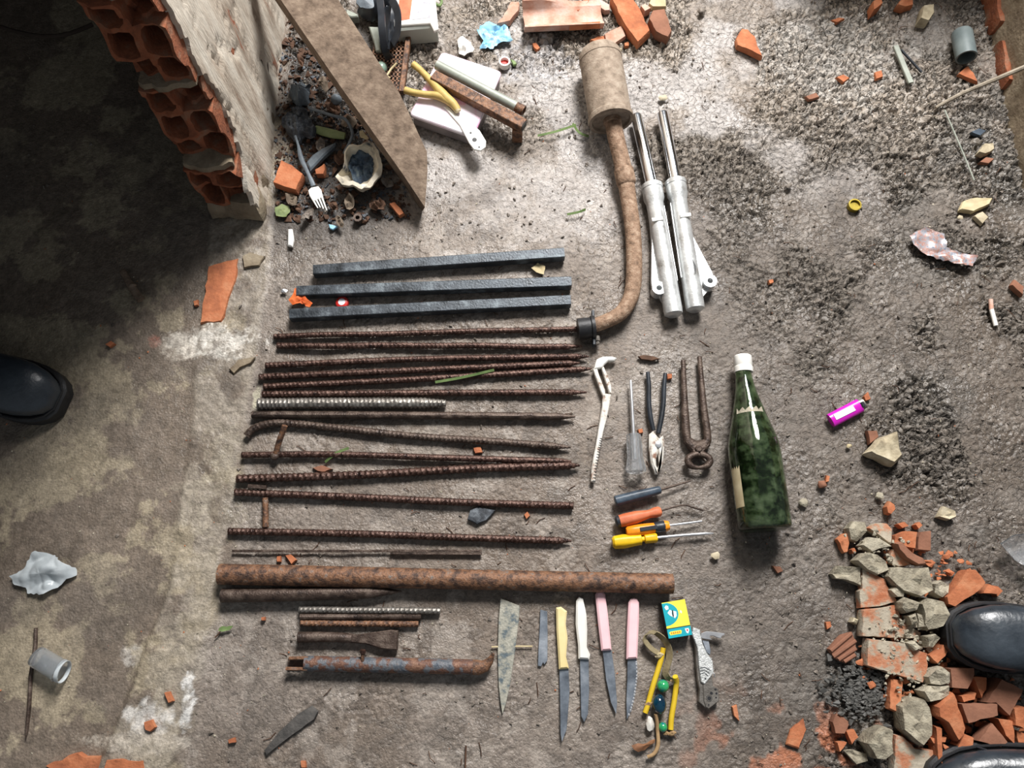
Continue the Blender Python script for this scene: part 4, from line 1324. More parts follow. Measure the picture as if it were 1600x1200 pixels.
for (a, b, r) in ((385, 970, 0.0048), (412, 905, 0.0024), (462, 858, 0.0018), (475, 908, 0.0018), (470, 960, 0.0014), (378, 1052, 0.0013)):
    pv = P(*ct([(a, b)])[0], 0.0121)
    part(mt_, 'hole', lathe(pv + Vector((0, 0, -0.001)), pv + Vector((0, 0, 0.0002)), [(0, r), (1, r)], 14), m_black_rubber, 0)
pv = P(*ct([(385, 970)])[0], 0.0122)
part(mt_, 'pivot_ring', ring(pv, 0.0032, 0.0040, 0.0115, 0.0126, 16), m_greysteel)
part(mt_, 'opener', prism(pp(ct([(278, 210), (290, 152), (360, 130), (470, 140), (582, 158), (576, 182), (548, 190), (530, 222), (490, 212), (440, 190), (402, 188), (395, 210), (424, 242), (300, 222)]), 0.012), 0.008, 0.0122, 0.0008), m_bright)
part(mt_, 'blade', prism(pp(ct([(296, 240), (380, 250), (404, 380), (395, 430), (350, 392)]), 0.008), 0.003, 0.0082, 0.0006), m_blade)
part(mt_, 'corkscrew', tube([P(*q, 0.009 + 0.0022 * math.sin(k * 1.57)) for k, q in enumerate(ct([(385, 462), (415, 470), (395, 505), (425, 515), (402, 550), (432, 560), (405, 592), (440, 610), (412, 640), (448, 660), (450, 700)]))], 0.0010, 6), m_bright)

# ------------------------------------------------------------------ slingshot bands and marbles
c2 = crop(960, 1020, 20 / 3)
sl = thing('slingshot_bands', 'yellow latex slingshot tubes tied with a khaki strap and leather pouch', 'slingshot', P(1035, 1080, 0))
part(sl, 'latex_tube', tube(catmull([P(u, v, 0.0055) for u, v in ((1036.5, 1012), (1033, 1030), (1027, 1050), (1019, 1076), (1012, 1102), (1008, 1114))], 0.006), 0.0043, 12), m_yellow_rubber)
part(sl, 'latex_tube', tube(catmull([P(u, v, z) for (u, v), z in zip(((1055, 1057), (1057, 1064), (1056, 1075), (1053, 1098), (1049, 1122), (1048, 1140)), (0.016, 0.010, 0.006, 0.0055, 0.0055, 0.0055))], 0.005), 0.0044, 12), m_yellow_rubber)
strap = catmull([P(u, v, z) for (u, v), z in zip(((1029, 1021), (1017, 1013), (1007, 999), (1012, 990), (1021, 988), (1032, 994), (1041, 1004), (1046, 1018), (1045, 1032), (1041, 1044), (1040, 1053), (1046, 1060), (1056, 1062)), (0.008, 0.009, 0.010, 0.010, 0.010, 0.010, 0.009, 0.008, 0.007, 0.006, 0.006, 0.008, 0.010))], 0.004)
part(sl, 'strap', ribbon(strap, 0.0115, 0.0016, lambda t: Vector((-0.55, -0.35, 0.65)) if t < 0.35 else Vector((0.7, 0.1, 0.65))), m_khaki)
for (q, z, r, m) in (((1030, 1024), 0.008, 0.0062, m_straw), ((1054, 1062), 0.009, 0.006, m_cord), ((1013, 1100), 0.006, 0.0052, m_cord), ((1050, 1146), 0.006, 0.0055, m_cord), ((1041, 1146), 0.005, 0.004, m_cord)):
    w = P(*q, z)
    part(sl, 'knot', cat(ellipsoid(w, r, r * 0.75, r * 0.8, 12, 8, rot=0.5), tube([w + Vector((-r, -r * 0.3, 0)), w + Vector((0, r * 0.4, r * 0.7)), w + Vector((r, r * 0.2, 0))], r * 0.35, 8)), m)
part(sl, 'pouch_cord', tube(catmull([P(*q, z) for q, z in zip(c2([(430, 640), (445, 720), (448, 800), (455, 880), (455, 960), (430, 1030), (390, 1070), (345, 1085)]), (0.012, 0.009, 0.006, 0.006, 0.006, 0.006, 0.006, 0.005))], 0.004), [0.0026, 0.0030, 0.0032, 0.0030], 10), m_cord)
def zf(x, y, q):
    return 0.010 + 0.006 * mnoise.noise(Vector((x * 60, y * 60, 2))) - 0.004 * q
part(sl, 'pouch', sheet(pp(c2([(180, 970), (230, 950), (300, 955), (380, 915), (425, 900), (420, 940), (350, 990), (320, 1020), (250, 1035), (205, 1010)]), 0.008), zf, 6, 0.0015, 3), m_leather)
part(sl, 'paper_wad', hull_rock(P(*c2([(372, 745)])[0], 0.007), 0.008, 0.013, 0.007, 5, 24), m_white_worn)
GM = 'glass marbles among the slingshot bands'
q = P(*c2([(505, 345)])[0], 0.0098); solo('glass_marble', 'green and blue round marble between the yellow tubes', 'marble', ellipsoid(q, 0.0098, 0.0098, 0.0098, 24, 16), m_marble_g, GM)
q = P(*c2([(468, 535)])[0], 0.0115); solo('glass_marble', 'large dark blue egg-shaped marble', 'marble', ellipsoid(q, 0.0110, 0.0150, 0.0115, 24, 16), m_marble_b, GM)
q = P(*c2([(505, 775)])[0], 0.007); solo('glass_marble', 'small green marble beside the tied tube end', 'marble', ellipsoid(q, 0.0070, 0.0075, 0.007, 20, 14), m_marble_g, GM)

# ------------------------------------------------------------------ lighter
lt = thing('cigarette_lighter', 'magenta plastic cigarette lighter with a white sticker', 'lighter', P(1322, 643, 0))
c8 = crop(1120, 340, 10 / 3)
a, b = c8([(592, 1058), (745, 978)])
part(lt, 'body', tube([P(*a, 0.008), P(*b, 0.008)], [0.0125, 0.0125], 16, flat=0.55), m_purple)
a2, b2 = c8([(615, 1040), (715, 990)])
part(lt, 'sticker', bar(P(*a2, 0.0148), P(*b2, 0.0148), 0.011, 0.0012, 0.0003), m_white)
a3, b3 = c8([(738, 982), (766, 965)])
hd = part(lt, 'metal_hood', tube([P(*a3, 0.008), P(*b3, 0.008)], [0.0108, 0.0095], 14, flat=0.6), m_greysteel)
part(hd, 'spark_wheel', lathe(P(*c8([(752, 962)])[0], 0.013), P(*c8([(764, 984)])[0], 0.013), [(0, 0.004), (1, 0.004)], 14), m_black_plastic)

# ------------------------------------------------------------------ boots
def boot(name, label, toe, ang, z=0.0, scale=1.0):
    """toe: world xy of the toe tip, ang: heading the toe points to"""
    root = thing('boot', label, 'boot', Vector((toe[0], toe[1], z)), 'black leather boots at the edges')
    ca, sa = math.cos(ang), math.sin(ang)
    def W(s, w, h):
        s, w, h = s * scale, w * scale, h * scale
        return Vector((toe[0] - ca * s - sa * w, toe[1] - sa * s + ca * w, z + h))
    S = [0.002, 0.012, 0.03, 0.055, 0.085, 0.12, 0.155, 0.185, 0.215, 0.25, 0.275, 0.288]
    HW = [0.016, 0.031, 0.042, 0.049, 0.051, 0.049, 0.044, 0.040, 0.037, 0.036, 0.030, 0.016]
    TP = [0.040, 0.056, 0.069, 0.076, 0.079, 0.086, 0.100, 0.118, 0.135, 0.135, 0.130, 0.120]
    # upper
    n = 24
    V, F = [], []
    for s, w, h in zip(S, HW, TP):
        for k in range(n):
            a = 2 * math.pi * k / n
            c_, s_ = math.cos(a), math.sin(a)
            x = math.copysign(abs(c_) ** 0.75, c_) * w * 0.97
            zz = 0.022 + (h - 0.022) * (math.copysign(abs(s_) ** 0.8, s_) * 0.5 + 0.5)
            V.append(W(s, x, zz))
    for i in range(len(S) - 1):
        for k in range(n):
            F.append((i * n + k, i * n + (k + 1) % n, (i + 1) * n + (k + 1) % n, (i + 1) * n + k))
    F.append(tuple(range(n))); F.append(tuple((len(S) - 1) * n + k for k in range(n))[::-1])
    up = part(root, 'upper', (V, F), m_boot, 70)
    # sole
    out = [(s, w + 0.004) for s, w in zip(S, HW)]
    poly = [W(s - 0.004, w, 0) for s, w in out] + [W(s - 0.004, -w, 0) for s, w in out[::-1]]
    part(root, 'sole', prism(poly, z + 0.0, z + 0.026 * scale, 0.004), m_black_rubber)
    # toe-cap seam
    ptsr = []
    for k in range(13):
        a = math.pi * k / 12
        ptsr.append(W(0.083 + 0.012 * math.sin(a), math.cos(a) * 0.0505, 0.030 + 0.0515 * math.sin(a) ** 0.8))
    part(up, 'toe_seam', tube(ptsr, 0.0016, 6), m_boot)
    wl = [W(s, w * 0.985 + 0.001, 0.029) for s, w in zip(S, HW)]
    part(up, 'welt', tube(wl[::-1] + [W(s, -w * 0.985 - 0.001, 0.029) for s, w in zip(S, HW)], 0.0022, 6), m_black_rubber)
    # tongue and laces
    for k in range(5):
        s = 0.115 + 0.022 * k
        h = float(np.interp(s, S, TP))
        part(root, 'lace', tube([W(s, -0.020, h - 0.006), W(s + 0.003, -0.008, h + 0.003), W(s + 0.003, 0.008, h + 0.003), W(s, 0.020, h - 0.006)], 0.0022, 6), m_black_plastic)
    V, F = lathe(W(0.228, 0, 0.11), W(0.225, 0, 0.27), [(0, 0.046), (0.3, 0.050), (0.8, 0.053), (0.97, 0.056), (1.0, 0.054), (1.0, 0.05), (0.8, 0.049)], 24, cap=True)
    part(root, 'shaft', (V, F), m_boot, 60)
    V, F = lathe(W(0.226, 0, 0.22), W(0.215, 0, 0.52), [(0, 0.044), (0.1, 0.06), (0.2, 0.068), (0.5, 0.07), (1.0, 0.078)], 24)
    part(root, 'trouser_leg', (V, F), m_trouser, 60)
t = P(92, 622, 0.03)
boot('boot', 'dark boot on the shaded cement floor, toe toward the rods', (t.x, t.y - 0.004), math.radians(-16), 0.0)
t = P(1486, 990, 0.05)
boot('boot', 'black boot standing over the broken tile heap beside the large orange shard', (t.x, t.y), math.radians(176), 0.018)
t = P(1462, 1236, 0.05)
boot('boot', 'black boot at the foot of the broken tile heap', (t.x, t.y), math.radians(186), 0.01)

# ------------------------------------------------------------------ junk by the plank
c9 = crop(400, 0, 10 / 3)
c10 = crop(540, 0, 1600 / 260)
c11 = crop(420, 120, 1418 / 260)
def crumple(amp, f, seed, base=0.004, rim=0.0):
    return lambda x, y, q: base + amp * abs(mnoise.noise(Vector((x * f, y * f, seed)))) * (1 - 0.6 * q * rim) + amp * 0.5 * abs(mnoise.noise(Vector((x * f * 2.7, y * f * 2.7, seed + 4))))

# pink and white printed box
pb = [P(*q, 0.034) for q in c9([(968, 266), (1282, 372), (1130, 712), (798, 596)])]
ctrb = sum(pb, Vector()) / 4
root = thing('printed_box', 'flat pink and white printed box under the rusty angle iron', 'box', Vector((ctrb.x, ctrb.y, 0)))
def rounded(poly, r, k=4):
    out = []
    n = len(poly)
    for i in range(n):
        a, b, c = poly[i - 1], poly[i], poly[(i + 1) % n]
        p = b + (a - b).normalized() * r
        q = b + (c - b).normalized() * r
        for j in range(k + 1):
            t = j / k
            out.append(p * (1 - t) ** 2 + b * 2 * t * (1 - t) + q * t * t)
    return out
part(root, 'lid', prism(rounded(pb, 0.010), 0.026, 0.034, 0.002), m_pinkprint)
pb2 = [ctrb + (p - ctrb) * 0.97 for p in pb]
part(root, 'tray', prism(rounded(pb2, 0.010), 0.0, 0.0262, 0.001), pm('grey_card_side', [srgb(120, 112, 112), srgb(168, 160, 160)], 20, 0.7))

# rusty square tube with a foot, resting on the box
root = thing('angle_iron', 'rusty square tube with a short bent foot lying across the printed box', 'metal tube', P(760, 150, 0.034))
q0, q1 = P(*c9([(925, 402)])[0], 0.046), P(*c9([(1395, 658)])[0], 0.046)
part(root, 'tube', bar(q0, q1, 0.021, 0.021, 0.0012, 6), m_rust_light)
d = (q1 - q0).normalized()
sd_ = Vector((d.y, -d.x, 0))
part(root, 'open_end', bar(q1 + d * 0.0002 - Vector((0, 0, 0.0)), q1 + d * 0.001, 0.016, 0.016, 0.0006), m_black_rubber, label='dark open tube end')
ft = q1 - d * 0.012
part(root, 'foot', bar(ft - Vector((0, 0, 0.008)) + sd_ * 0.004, ft - Vector((0, 0, 0.047)) + sd_ * 0.004, 0.020, 0.016, 0.001), m_rust_light)
part(root, 'weld_seam', bar(q0.lerp(q1, 0.47) + Vector((0, 0, 0.0108)) - sd_ * 0.010, q0.lerp(q1, 0.47) + Vector((0, 0, 0.0108)) + sd_ * 0.010, 0.0015, 0.001, 0.0002), m_darkrust)
g0, g1 = P(*c9([(942, 338)])[0], 0.052), P(*c9([(1356, 556)])[0], 0.052)
root = thing('metal_tube', 'thin grey-green metal tube resting beside the rusty square tube', 'metal tube', P(735, 130, 0.034))
part(root, 'tube', tube([g0, g1], 0.0095, 16), m_galv)
e1 = P(*c9([(1396, 577)])[0], 0.052)
part(root, 'rusted_end', lathe(g1, e1, [(0, 0.0097), (1, 0.0097), (1, 0.006), (0.7, 0.006)], 16), m_rust_light)

# forked yellow branch (slingshot frame)
root = thing('forked_branch', 'peeled yellow forked branch cut as a slingshot frame', 'branch', P(690, 140, 0.034))
Z = 0.046
part(root, 'arm', tube(catmull([P(*q, z) for q, z in zip(c9([(818, 335), (850, 360), (900, 410), (945, 460), (985, 505), (1030, 545), (1050, 575)]), (0.046, 0.046, 0.046, 0.047, 0.046, 0.044, 0.042))], 0.006), [0.0068, 0.0062, 0.0066, 0.0078, 0.0098, 0.0092, 0.0072], 12), m_yellow_wood)
part(root, 'arm', tube(catmull([P(*q, z) for q, z in zip(c9([(775, 470), (820, 482), (880, 492), (935, 497), (975, 510), (1010, 535)]), (0.046,) * 6)], 0.006), [0.0070, 0.0064, 0.0066, 0.0070, 0.0084, 0.006], 12), m_yellow_wood)
part(root, 'cut_face', lathe(P(*c9([(1047, 572)])[0], 0.0425), P(*c9([(1053, 582)])[0], 0.0415), [(0, 0.0070), (1, 0.0064)], 12), m_straw)

# white plastic handle on the box
root = thing('plastic_strip', 'flat white plastic strip with a hole at its rounded end', 'plastic strip', P(730, 205, 0.034))
part(root, 'bar', prism(pp(c9([(978, 556), (1000, 552), (1050, 605), (1120, 640), (1165, 680), (1198, 735), (1196, 765), (1170, 785), (1135, 778), (1110, 745), (1060, 650)]), 0.037), 0.034, 0.0378, 0.001), m_white_plastic)
for (a, b, r) in ((1138, 728, 0.0046), (1118, 692, 0.0022), (1162, 766, 0.0020)):
    w = P(*c9([(a, b)])[0], 0.0379)
    part(root, 'hole', lathe(w + Vector((0, 0, -0.001)), w + Vector((0, 0, 0.0002)), [(0, r), (1, r)], 12), m_black_rubber, 0)

# perforated rusty tray
def tray():
    a, b, c, d = [P(*q, 0.012) for q in c10([(600, 335), (520, 900), (300, 640), (390, 335)])]
    root = thing('perforated_tray', 'rusty perforated metal tray half under the plank', 'tray', P(625, 105, 0))
    o = P(*c10([(585, 335)])[0], 0.012)
    ey = (P(*c10([(515, 905)])[0], 0.012) - o)
    ex = Vector((ey.y, -ey.x, 0)).normalized() * (-0.062 if ey.y * 1 < 0 else 0.062)
    if ex.x > 0:
        ex = -ex
    nx, ny = 8, 14
    V, F = [], []
    # lattice of strips with square holes, real openings
    for k in range(nx + 1):
        p = o + ex * (k / nx)
        g = bar(p, p + ey, 0.0035, 0.0016, 0.0002)
        V, F = cat((V, F), g)
    for k in range(ny + 1):
        p = o + ey * (k / ny)
        g = bar(p, p + ex, 0.0035, 0.0016, 0.0002)
        V, F = cat((V, F), g)
    part(root, 'perforated_plate', (V, F), m_rust_light, 0)
    part(root, 'rim', bar(o + Vector((0.006, 0, 0.004)), o + ey + Vector((0.006, 0, 0.004)), 0.010, 0.014, 0.001, 4), m_rust_light)
tray()

# clear container with label
def container():
    z = 0.05
    a, b, c, d = [P(*q, z) for q in ((626, -30), (678, -24), (684, 40), (620, 44))]
    root = thing('plastic_container', 'clear plastic food container with an orange and white printed lid', 'container', P(655, 10, 0))
    part(root, 'tub', prism([P(*q, z) for q in ((622, -28), (678, -24), (682, 38), (619, 44))], 0.0, 0.044, 0.003), pm('milky_plastic', [srgb(196, 200, 190), srgb(220, 222, 214)], 12, 0.35, trans=0.25))
    part(root, 'lid', prism([P(*q, z) for q in ((619, -30), (678, -26), (685, 45), (678, 48), (672, 36), (616, 40))], 0.044, 0.050, 0.0015), m_white_plastic)
    part(root, 'label_print', prism([P(*q, z) for q in ((624, -10), (645, -8), (640, 30), (622, 33))], 0.049, 0.0506, 0.0003), m_salmon)
    part(root, 'label_print', prism([P(*q, z) for q in ((647, -8), (673, -6), (672, 28), (644, 31))], 0.049, 0.0506, 0.0003), pm('grey_photo_print', [srgb(150, 150, 156), srgb(206, 206, 212)], 90, 0.5))
container()

# black bag with handle loop
root = thing('black_bag', 'shiny black plastic bag with a hanging loop', 'bag', P(590, 20, 0))
def zb(x, y, q):
    return 0.02 + 0.055 * (1 - q * q) + 0.02 * mnoise.noise(Vector((x * 30, y * 30, 7)))
part(root, 'body', sheet([P(u, v, 0.03) for u, v in ((556, 12), (560, -30), (640, -32), (634, 8), (620, 22), (600, 24), (580, 30))], zb, 10, 0.002, 4), m_black_plastic, 60)
def zloop(x, y, q):
    return 0.035 + 0.012 * (1 - q * q)
lp = catmull([P(*q, z) for q, z in zip(c10([(330, -10), (345, 120), (350, 260), (365, 400), (395, 520), (430, 560)]), (0.07, 0.075, 0.07, 0.055, 0.035, 0.02))], 0.006)
part(root, 'strap', ribbon(lp, 0.014, 0.004, lambda t: Vector((0.9, 0.2, 0.3))), m_black_plastic)
lp = catmull([P(*q, z) for q, z in zip(c10([(440, -10), (490, 90), (505, 180), (498, 300), (470, 390), (435, 440), (400, 430), (385, 340), (395, 200), (410, 60)]), (0.085, 0.085, 0.08, 0.07, 0.06, 0.05, 0.045, 0.05, 0.06, 0.07))], 0.006)
part(root, 'loop', ribbon(lp, 0.016, 0.003, lambda t: Vector((0.8, -0.2, 0.6))), m_black_plastic)
part(root, 'gusset', sheet(pp(c10([(395, 60), (470, 50), (520, 160), (515, 300), (470, 400), (410, 420), (385, 300), (385, 150)]), 0.045), lambda x, y, q: 0.045 + 0.006 * mnoise.noise(Vector((x * 40, y * 40, 1))), 6, 0.002, 5), m_black_plastic, 60)
part(root, 'pale_pouch', sheet(pp(c10([(130, 0), (270, -10), (280, 90), (240, 110), (150, 100), (110, 60)]), 0.08), lambda x, y, q: 0.088 + 0.006 * (1 - q), 6, 0.003, 8), m_ash, 60)

# cords: bar under bag
solo('grey_strip', 'pale grey strip tucked beneath the black bag', 'strip', prism(pp(c10([(10, 90), (120, 140), (120, 165), (60, 170), (0, 150)]), 0.02), 0.004, 0.022, 0.002), m_galv)
solo('cardboard_scrap', 'grey scrap standing behind the perforated tray', 'scrap', prism(pp(c10([(220, 250), (310, 255), (330, 430), (340, 490), (290, 490), (270, 400)]), 0.02), 0.0, 0.02, 0.002), m_galv)
solo('jar_piece', 'pale green glass jar piece peeping from under the plank', 'glass', ellipsoid(P(*c10([(345, 655)])[0], 0.012), 0.012, 0.014, 0.012, 16, 10), pm('pale_green_glass', [srgb(150, 180, 160), srgb(180, 204, 188)], 20, 0.25, trans=0.3))
solo('bent_straw', 'small bent pale straw on the perforated tray', 'straw', tube([P(*q, 0.022) for q in c10([(490, 608), (440, 660), (395, 730), (430, 752)])], 0.0022, 8), m_straw)

# scraps round the box
solo('foam_lump', 'white crumpled foam scrap beside the printed box', 'scrap', sheet(pp(c9([(1048, 200), (1075, 178), (1110, 205), (1138, 245), (1115, 262), (1085, 280), (1055, 265)]), 0.012), crumple(0.012, 70, 3), 7, 0.002, 3), m_white_plastic)
solo('blue_film_scrap', 'crumpled light blue plastic film by the roof tile', 'plastic film', sheet(pp(c9([(1150, 160), (1175, 130), (1215, 108), (1245, 125), (1300, 118), (1338, 215), (1260, 225), (1235, 250), (1165, 250), (1185, 205)]), 0.008), crumple(0.014, 60, 5), 9, 0.0008, 4), m_blue_film)
root = thing('bottle_cap', 'white plastic cap with red lining beside the printed box', 'bottle cap', P(*c9([(1295, 335)])[0], 0))
w = P(*c9([(1295, 335)])[0], 0.003)
part(root, 'rim', ring(w, 0.0085, 0.0115, 0.0, 0.013, 12), m_white_plastic)
part(root, 'lining', lathe(Vector((w.x, w.y, 0.004)), Vector((w.x, w.y, 0.0055)), [(0, 0.009), (1, 0.009)], 14), m_red, label='red lining')
solo('green_scrap', 'tiny green plastic tag next to the red-lined cap', 'scrap', prism(pp(c9([(1325, 305), (1350, 315), (1358, 332), (1340, 338)]), 0.006), 0.0, 0.006, 0.001), m_green)
solo('green_ribbon', 'curled green ribbon beside the plastic container', 'ribbon', tube(catmull([P(*q, 0.01) for q in ((681, 6), (687, 9), (690, 2), (684, -4))], 0.003), 0.003, 8), m_green)

# fork
root = thing('plastic_fork', 'white plastic fork with a sooty handle lying in the debris', 'fork', P(487, 280, 0))
part(root, 'handle', tube(catmull([P(*q, z) for q, z in zip(c11([(225, 500), (250, 580), (275, 690), (320, 790), (365, 890), (380, 930)]), (0.022, 0.02, 0.018, 0.017, 0.015, 0.014))], 0.006), [0.0022, 0.0024, 0.0050, 0.0042, 0.0036, 0.0048], 10, flat=0.45), m_ash)
part(root, 'head', prism(pp(c11([(335, 965), (360, 940), (420, 930), (445, 960), (460, 1020), (375, 1060), (345, 1010)]), 0.014), 0.010, 0.0135, 0.001), m_white_plastic)
for a, b in (((378, 1050), (418, 1118)), ((403, 1045), (440, 1115)), ((428, 1035), (466, 1125)), ((450, 1020), (494, 1138))):
    part(root, 'tine', tube([P(*c11([a])[0], 0.012), P(*c11([b])[0], 0.009)], [0.0019, 0.0012], 8, flat=0.7), m_white_plastic)

# bricks and bits in the corner
GB = 'orange brick pieces by the plank'
solo('brick_piece', 'squarish orange brick piece at the foot of the plastered wall', 'brick', slab(pp(c11([(105, 708), (200, 752), (295, 830), (235, 970), (140, 945), (35, 905)]), 0.022), 0.0, 0.024, 0.05, 0.001, 21, rough=0.001), m_orange_tile, GB)
solo('brick_piece', 'small orange brick chip behind the fork', 'brick', slab(pp(c11([(390, 790), (475, 735), (480, 790), (465, 830), (400, 830)]), 0.016), 0.0, 0.016, 0.1, 0.001, 22), m_orange_tile, GB)
solo('brick_piece', 'narrow orange brick chip at the lower end of the plank', 'brick', slab(pp(c11([(1022, 1078), (1070, 1062), (1155, 1165), (1115, 1190)]), 0.01), 0.0, 0.011, 0.1, 0.001, 23), m_orange_tile, GB)

# scorched bowl
def bowl():
    root = thing('scorched_bowl', 'crushed scorched white paper bowl with blackened inside', 'bowl', P(565, 265, 0))
    c = P(*c11([(765, 790)])[0], 0.0)
    n, m = 40, 9
    V, F = [], []
    out = [P(*q, 0.03) for q in c11([(575, 870), (640, 800), (650, 660), (690, 600), (790, 590), (890, 575), (940, 650), (975, 790), (960, 850), (870, 960), (800, 985), (720, 940), (630, 935)])]
    out = densify(out, 0.0065, 0.001, random.Random(4))
    n = len(out)
    for i in range(m):
        q = i / (m - 1)
        for k, p in enumerate(out):
            s = 0.62 + 0.38 * math.sin(q * math.pi / 2)
            x, y = c.x + (p.x - c.x) * s, c.y + (p.y - c.y) * s
            z = 0.002 + 0.036 * q + 0.008 * mnoise.noise(Vector((x * 60, y * 60, q * 2)))
            V.append(Vector((x, y, max(z, 0.001))))
    for i in range(m):
        q = 1 - i / (m - 1)
        for k, p in enumerate(out):
            s = (0.62 + 0.38 * math.sin(q * math.pi / 2)) * 0.86 - 0.05 * (1 - q)
            x, y = c.x + (p.x - c.x) * s, c.y + (p.y - c.y) * s
            z = 0.008 + 0.032 * q + 0.007 * mnoise.noise(Vector((x * 60, y * 60, q * 2)))
            V.append(Vector((x, y, max(z, 0.002))))
    for i in range(2 * m - 1):
        for k in range(n):
            F.append((i * n + k, i * n + (k + 1) % n, (i + 1) * n + (k + 1) % n, (i + 1) * n + k))
    F.append(tuple(range(n))[::-1]); F.append(tuple((2 * m - 1) * n + k for k in range(n)))
    part(root, 'shell', (V, F), m_bowl, 60)
    part(root, 'scorched_lining', sheet(pp(c11([(660, 680), (720, 615), (840, 620), (890, 690), (890, 800), (865, 880), (800, 955), (735, 910), (690, 800)]), 0.02), crumple(0.014, 60, 9, 0.016), 8, 0.001, 6), m_scorch, label='blackened blue inside')
bowl()

# charred film, rind and wire
def zc(x, y, q):
    return 0.006 + 0.045 * (1 - q) ** 0.6 * (0.5 + 0.5 * abs(mnoise.noise(Vector((x * 40, y * 40, 3))))) + 0.02 * abs(mnoise.noise(Vector((x * 95, y * 95, 8))))
solo('charred_film', 'crumpled charred silvery film heaped against the plastered wall', 'plastic film', sheet(pp(c11([(110, 400), (140, 290), (230, 215), (320, 260), (340, 330), (400, 430), (390, 500), (300, 490), (250, 560), (170, 480)]), 0.02), zc, 10, 0.001, 9, jit=0.004), m_char, smooth=20)
solo('charred_film', 'crumpled grey ash-coated film behind the charred heap', 'plastic film', sheet(pp(c11([(170, 100), (290, 30), (360, 60), (330, 200), (260, 240), (180, 180)]), 0.02), zc, 8, 0.001, 12, jit=0.004), m_ash, smooth=20)
solo('green_rind', 'curved green vegetable rind under the bent wire', 'rind', tube(catmull([P(*q, 0.009) for q in c11([(395, 445), (470, 468), (560, 490), (650, 505)])], 0.006), [0.008, 0.0095, 0.0095, 0.007], 12, flat=0.6), m_dullgreen)
solo('bent_wire', 'bent dark wire running under the plank', 'wire', tube(catmull([P(*q, z) for q, z in zip(c11([(340, 265), (420, 290), (540, 330), (650, 360), (710, 470), (690, 560), (640, 650), (612, 715)]), (0.03, 0.032, 0.032, 0.028, 0.024, 0.016, 0.008, 0.004))], 0.006), 0.0030, 8), m_ash)
solo('grey_plastic_strip', 'grey plastic strip lying between fork and scorched bowl', 'strip', prism(pp(c11([(320, 720), (370, 660), (460, 600), (565, 555), (560, 590), (470, 670), (350, 800)]), 0.018), 0.006, 0.018, 0.003), m_ash)
solo('pale_shell', 'pale eggshell-like flake against the plank edge', 'scrap', sheet(pp(c11([(770, 460), (800, 450), (850, 520), (830, 535), (780, 510)]), 0.02), crumple(0.006, 60, 2, 0.016), 5, 0.001, 3), m_leafdry)
solo('glass_scrap', 'pale bluish plastic bottle bit wedged under the plank', 'scrap', ellipsoid(P(*c11([(575, 195)])[0], 0.016), 0.011, 0.010, 0.012, 14, 8), m_ash)
solo('green_scrap', 'dull green leaf scrap at the wall corner', 'leaf', sheet(pp(c11([(50, 1110), (110, 1080), (170, 1100), (180, 1150), (150, 1195), (60, 1180)]), 0.006), crumple(0.006, 60, 4), 6, 0.001, 4), m_dullgreen)
w = P(*c9([(535, 1148)])[0], 0)
solo('steel_nut', 'small rusty round nut lying on the mud beneath the plank end', 'nut', ring(w, 0.0042, 0.0085, 0.0, 0.012, 14), m_darkrust)
solo('blue_scrap', 'tiny bright blue plastic scrap near the round nut', 'scrap', prism(pp(c9([(378, 1168), (400, 1172), (425, 1180), (400, 1196), (385, 1190)]), 0.004), 0.0, 0.005, 0.001), m_blue_film)
c12 = crop(360, 340, 10 / 3)
solo('white_scrap', 'small white plastic sliver on the mud near the leaf scrap', 'scrap', prism(pp(c12([(300, 60), (322, 58), (330, 110), (322, 150), (298, 145)]), 0.006), 0.0, 0.007, 0.002), m_white_plastic)
solo('foil_scrap', 'little crumpled foil scrap beside the middle square bar', 'scrap', hull_rock(P(*c12([(278, 382)])[0], 0.004), 0.008, 0.005, 0.004, 3), m_bright, smooth=0)
solo('orange_leaf', 'orange torn scrap lying over the end of a square bar', 'scrap', sheet(pp(c12([(300, 420), (330, 365), (360, 370), (390, 410), (425, 440), (410, 462), (370, 445), (320, 450)]), 0.02), crumple(0.010, 60, 6, 0.014), 7, 0.001, 5, jit=0.003), m_amber)
w = P(*c12([(583, 445)])[0], 0)
root = thing('bottle_cap', 'red and white bottle cap between two square bars', 'bottle cap', Vector((w.x, w.y, 0)))
part(root, 'crown', lathe(Vector((w.x, w.y, 0)), Vector((w.x, w.y, 0.006)), [(0, 0.0125), (0.7, 0.0115), (1, 0.009)], 20), m_red)
part(root, 'white_disc', lathe(Vector((w.x, w.y, 0.005)), Vector((w.x, w.y, 0.0064)), [(0, 0.0068), (1, 0.0064)], 16), m_white)

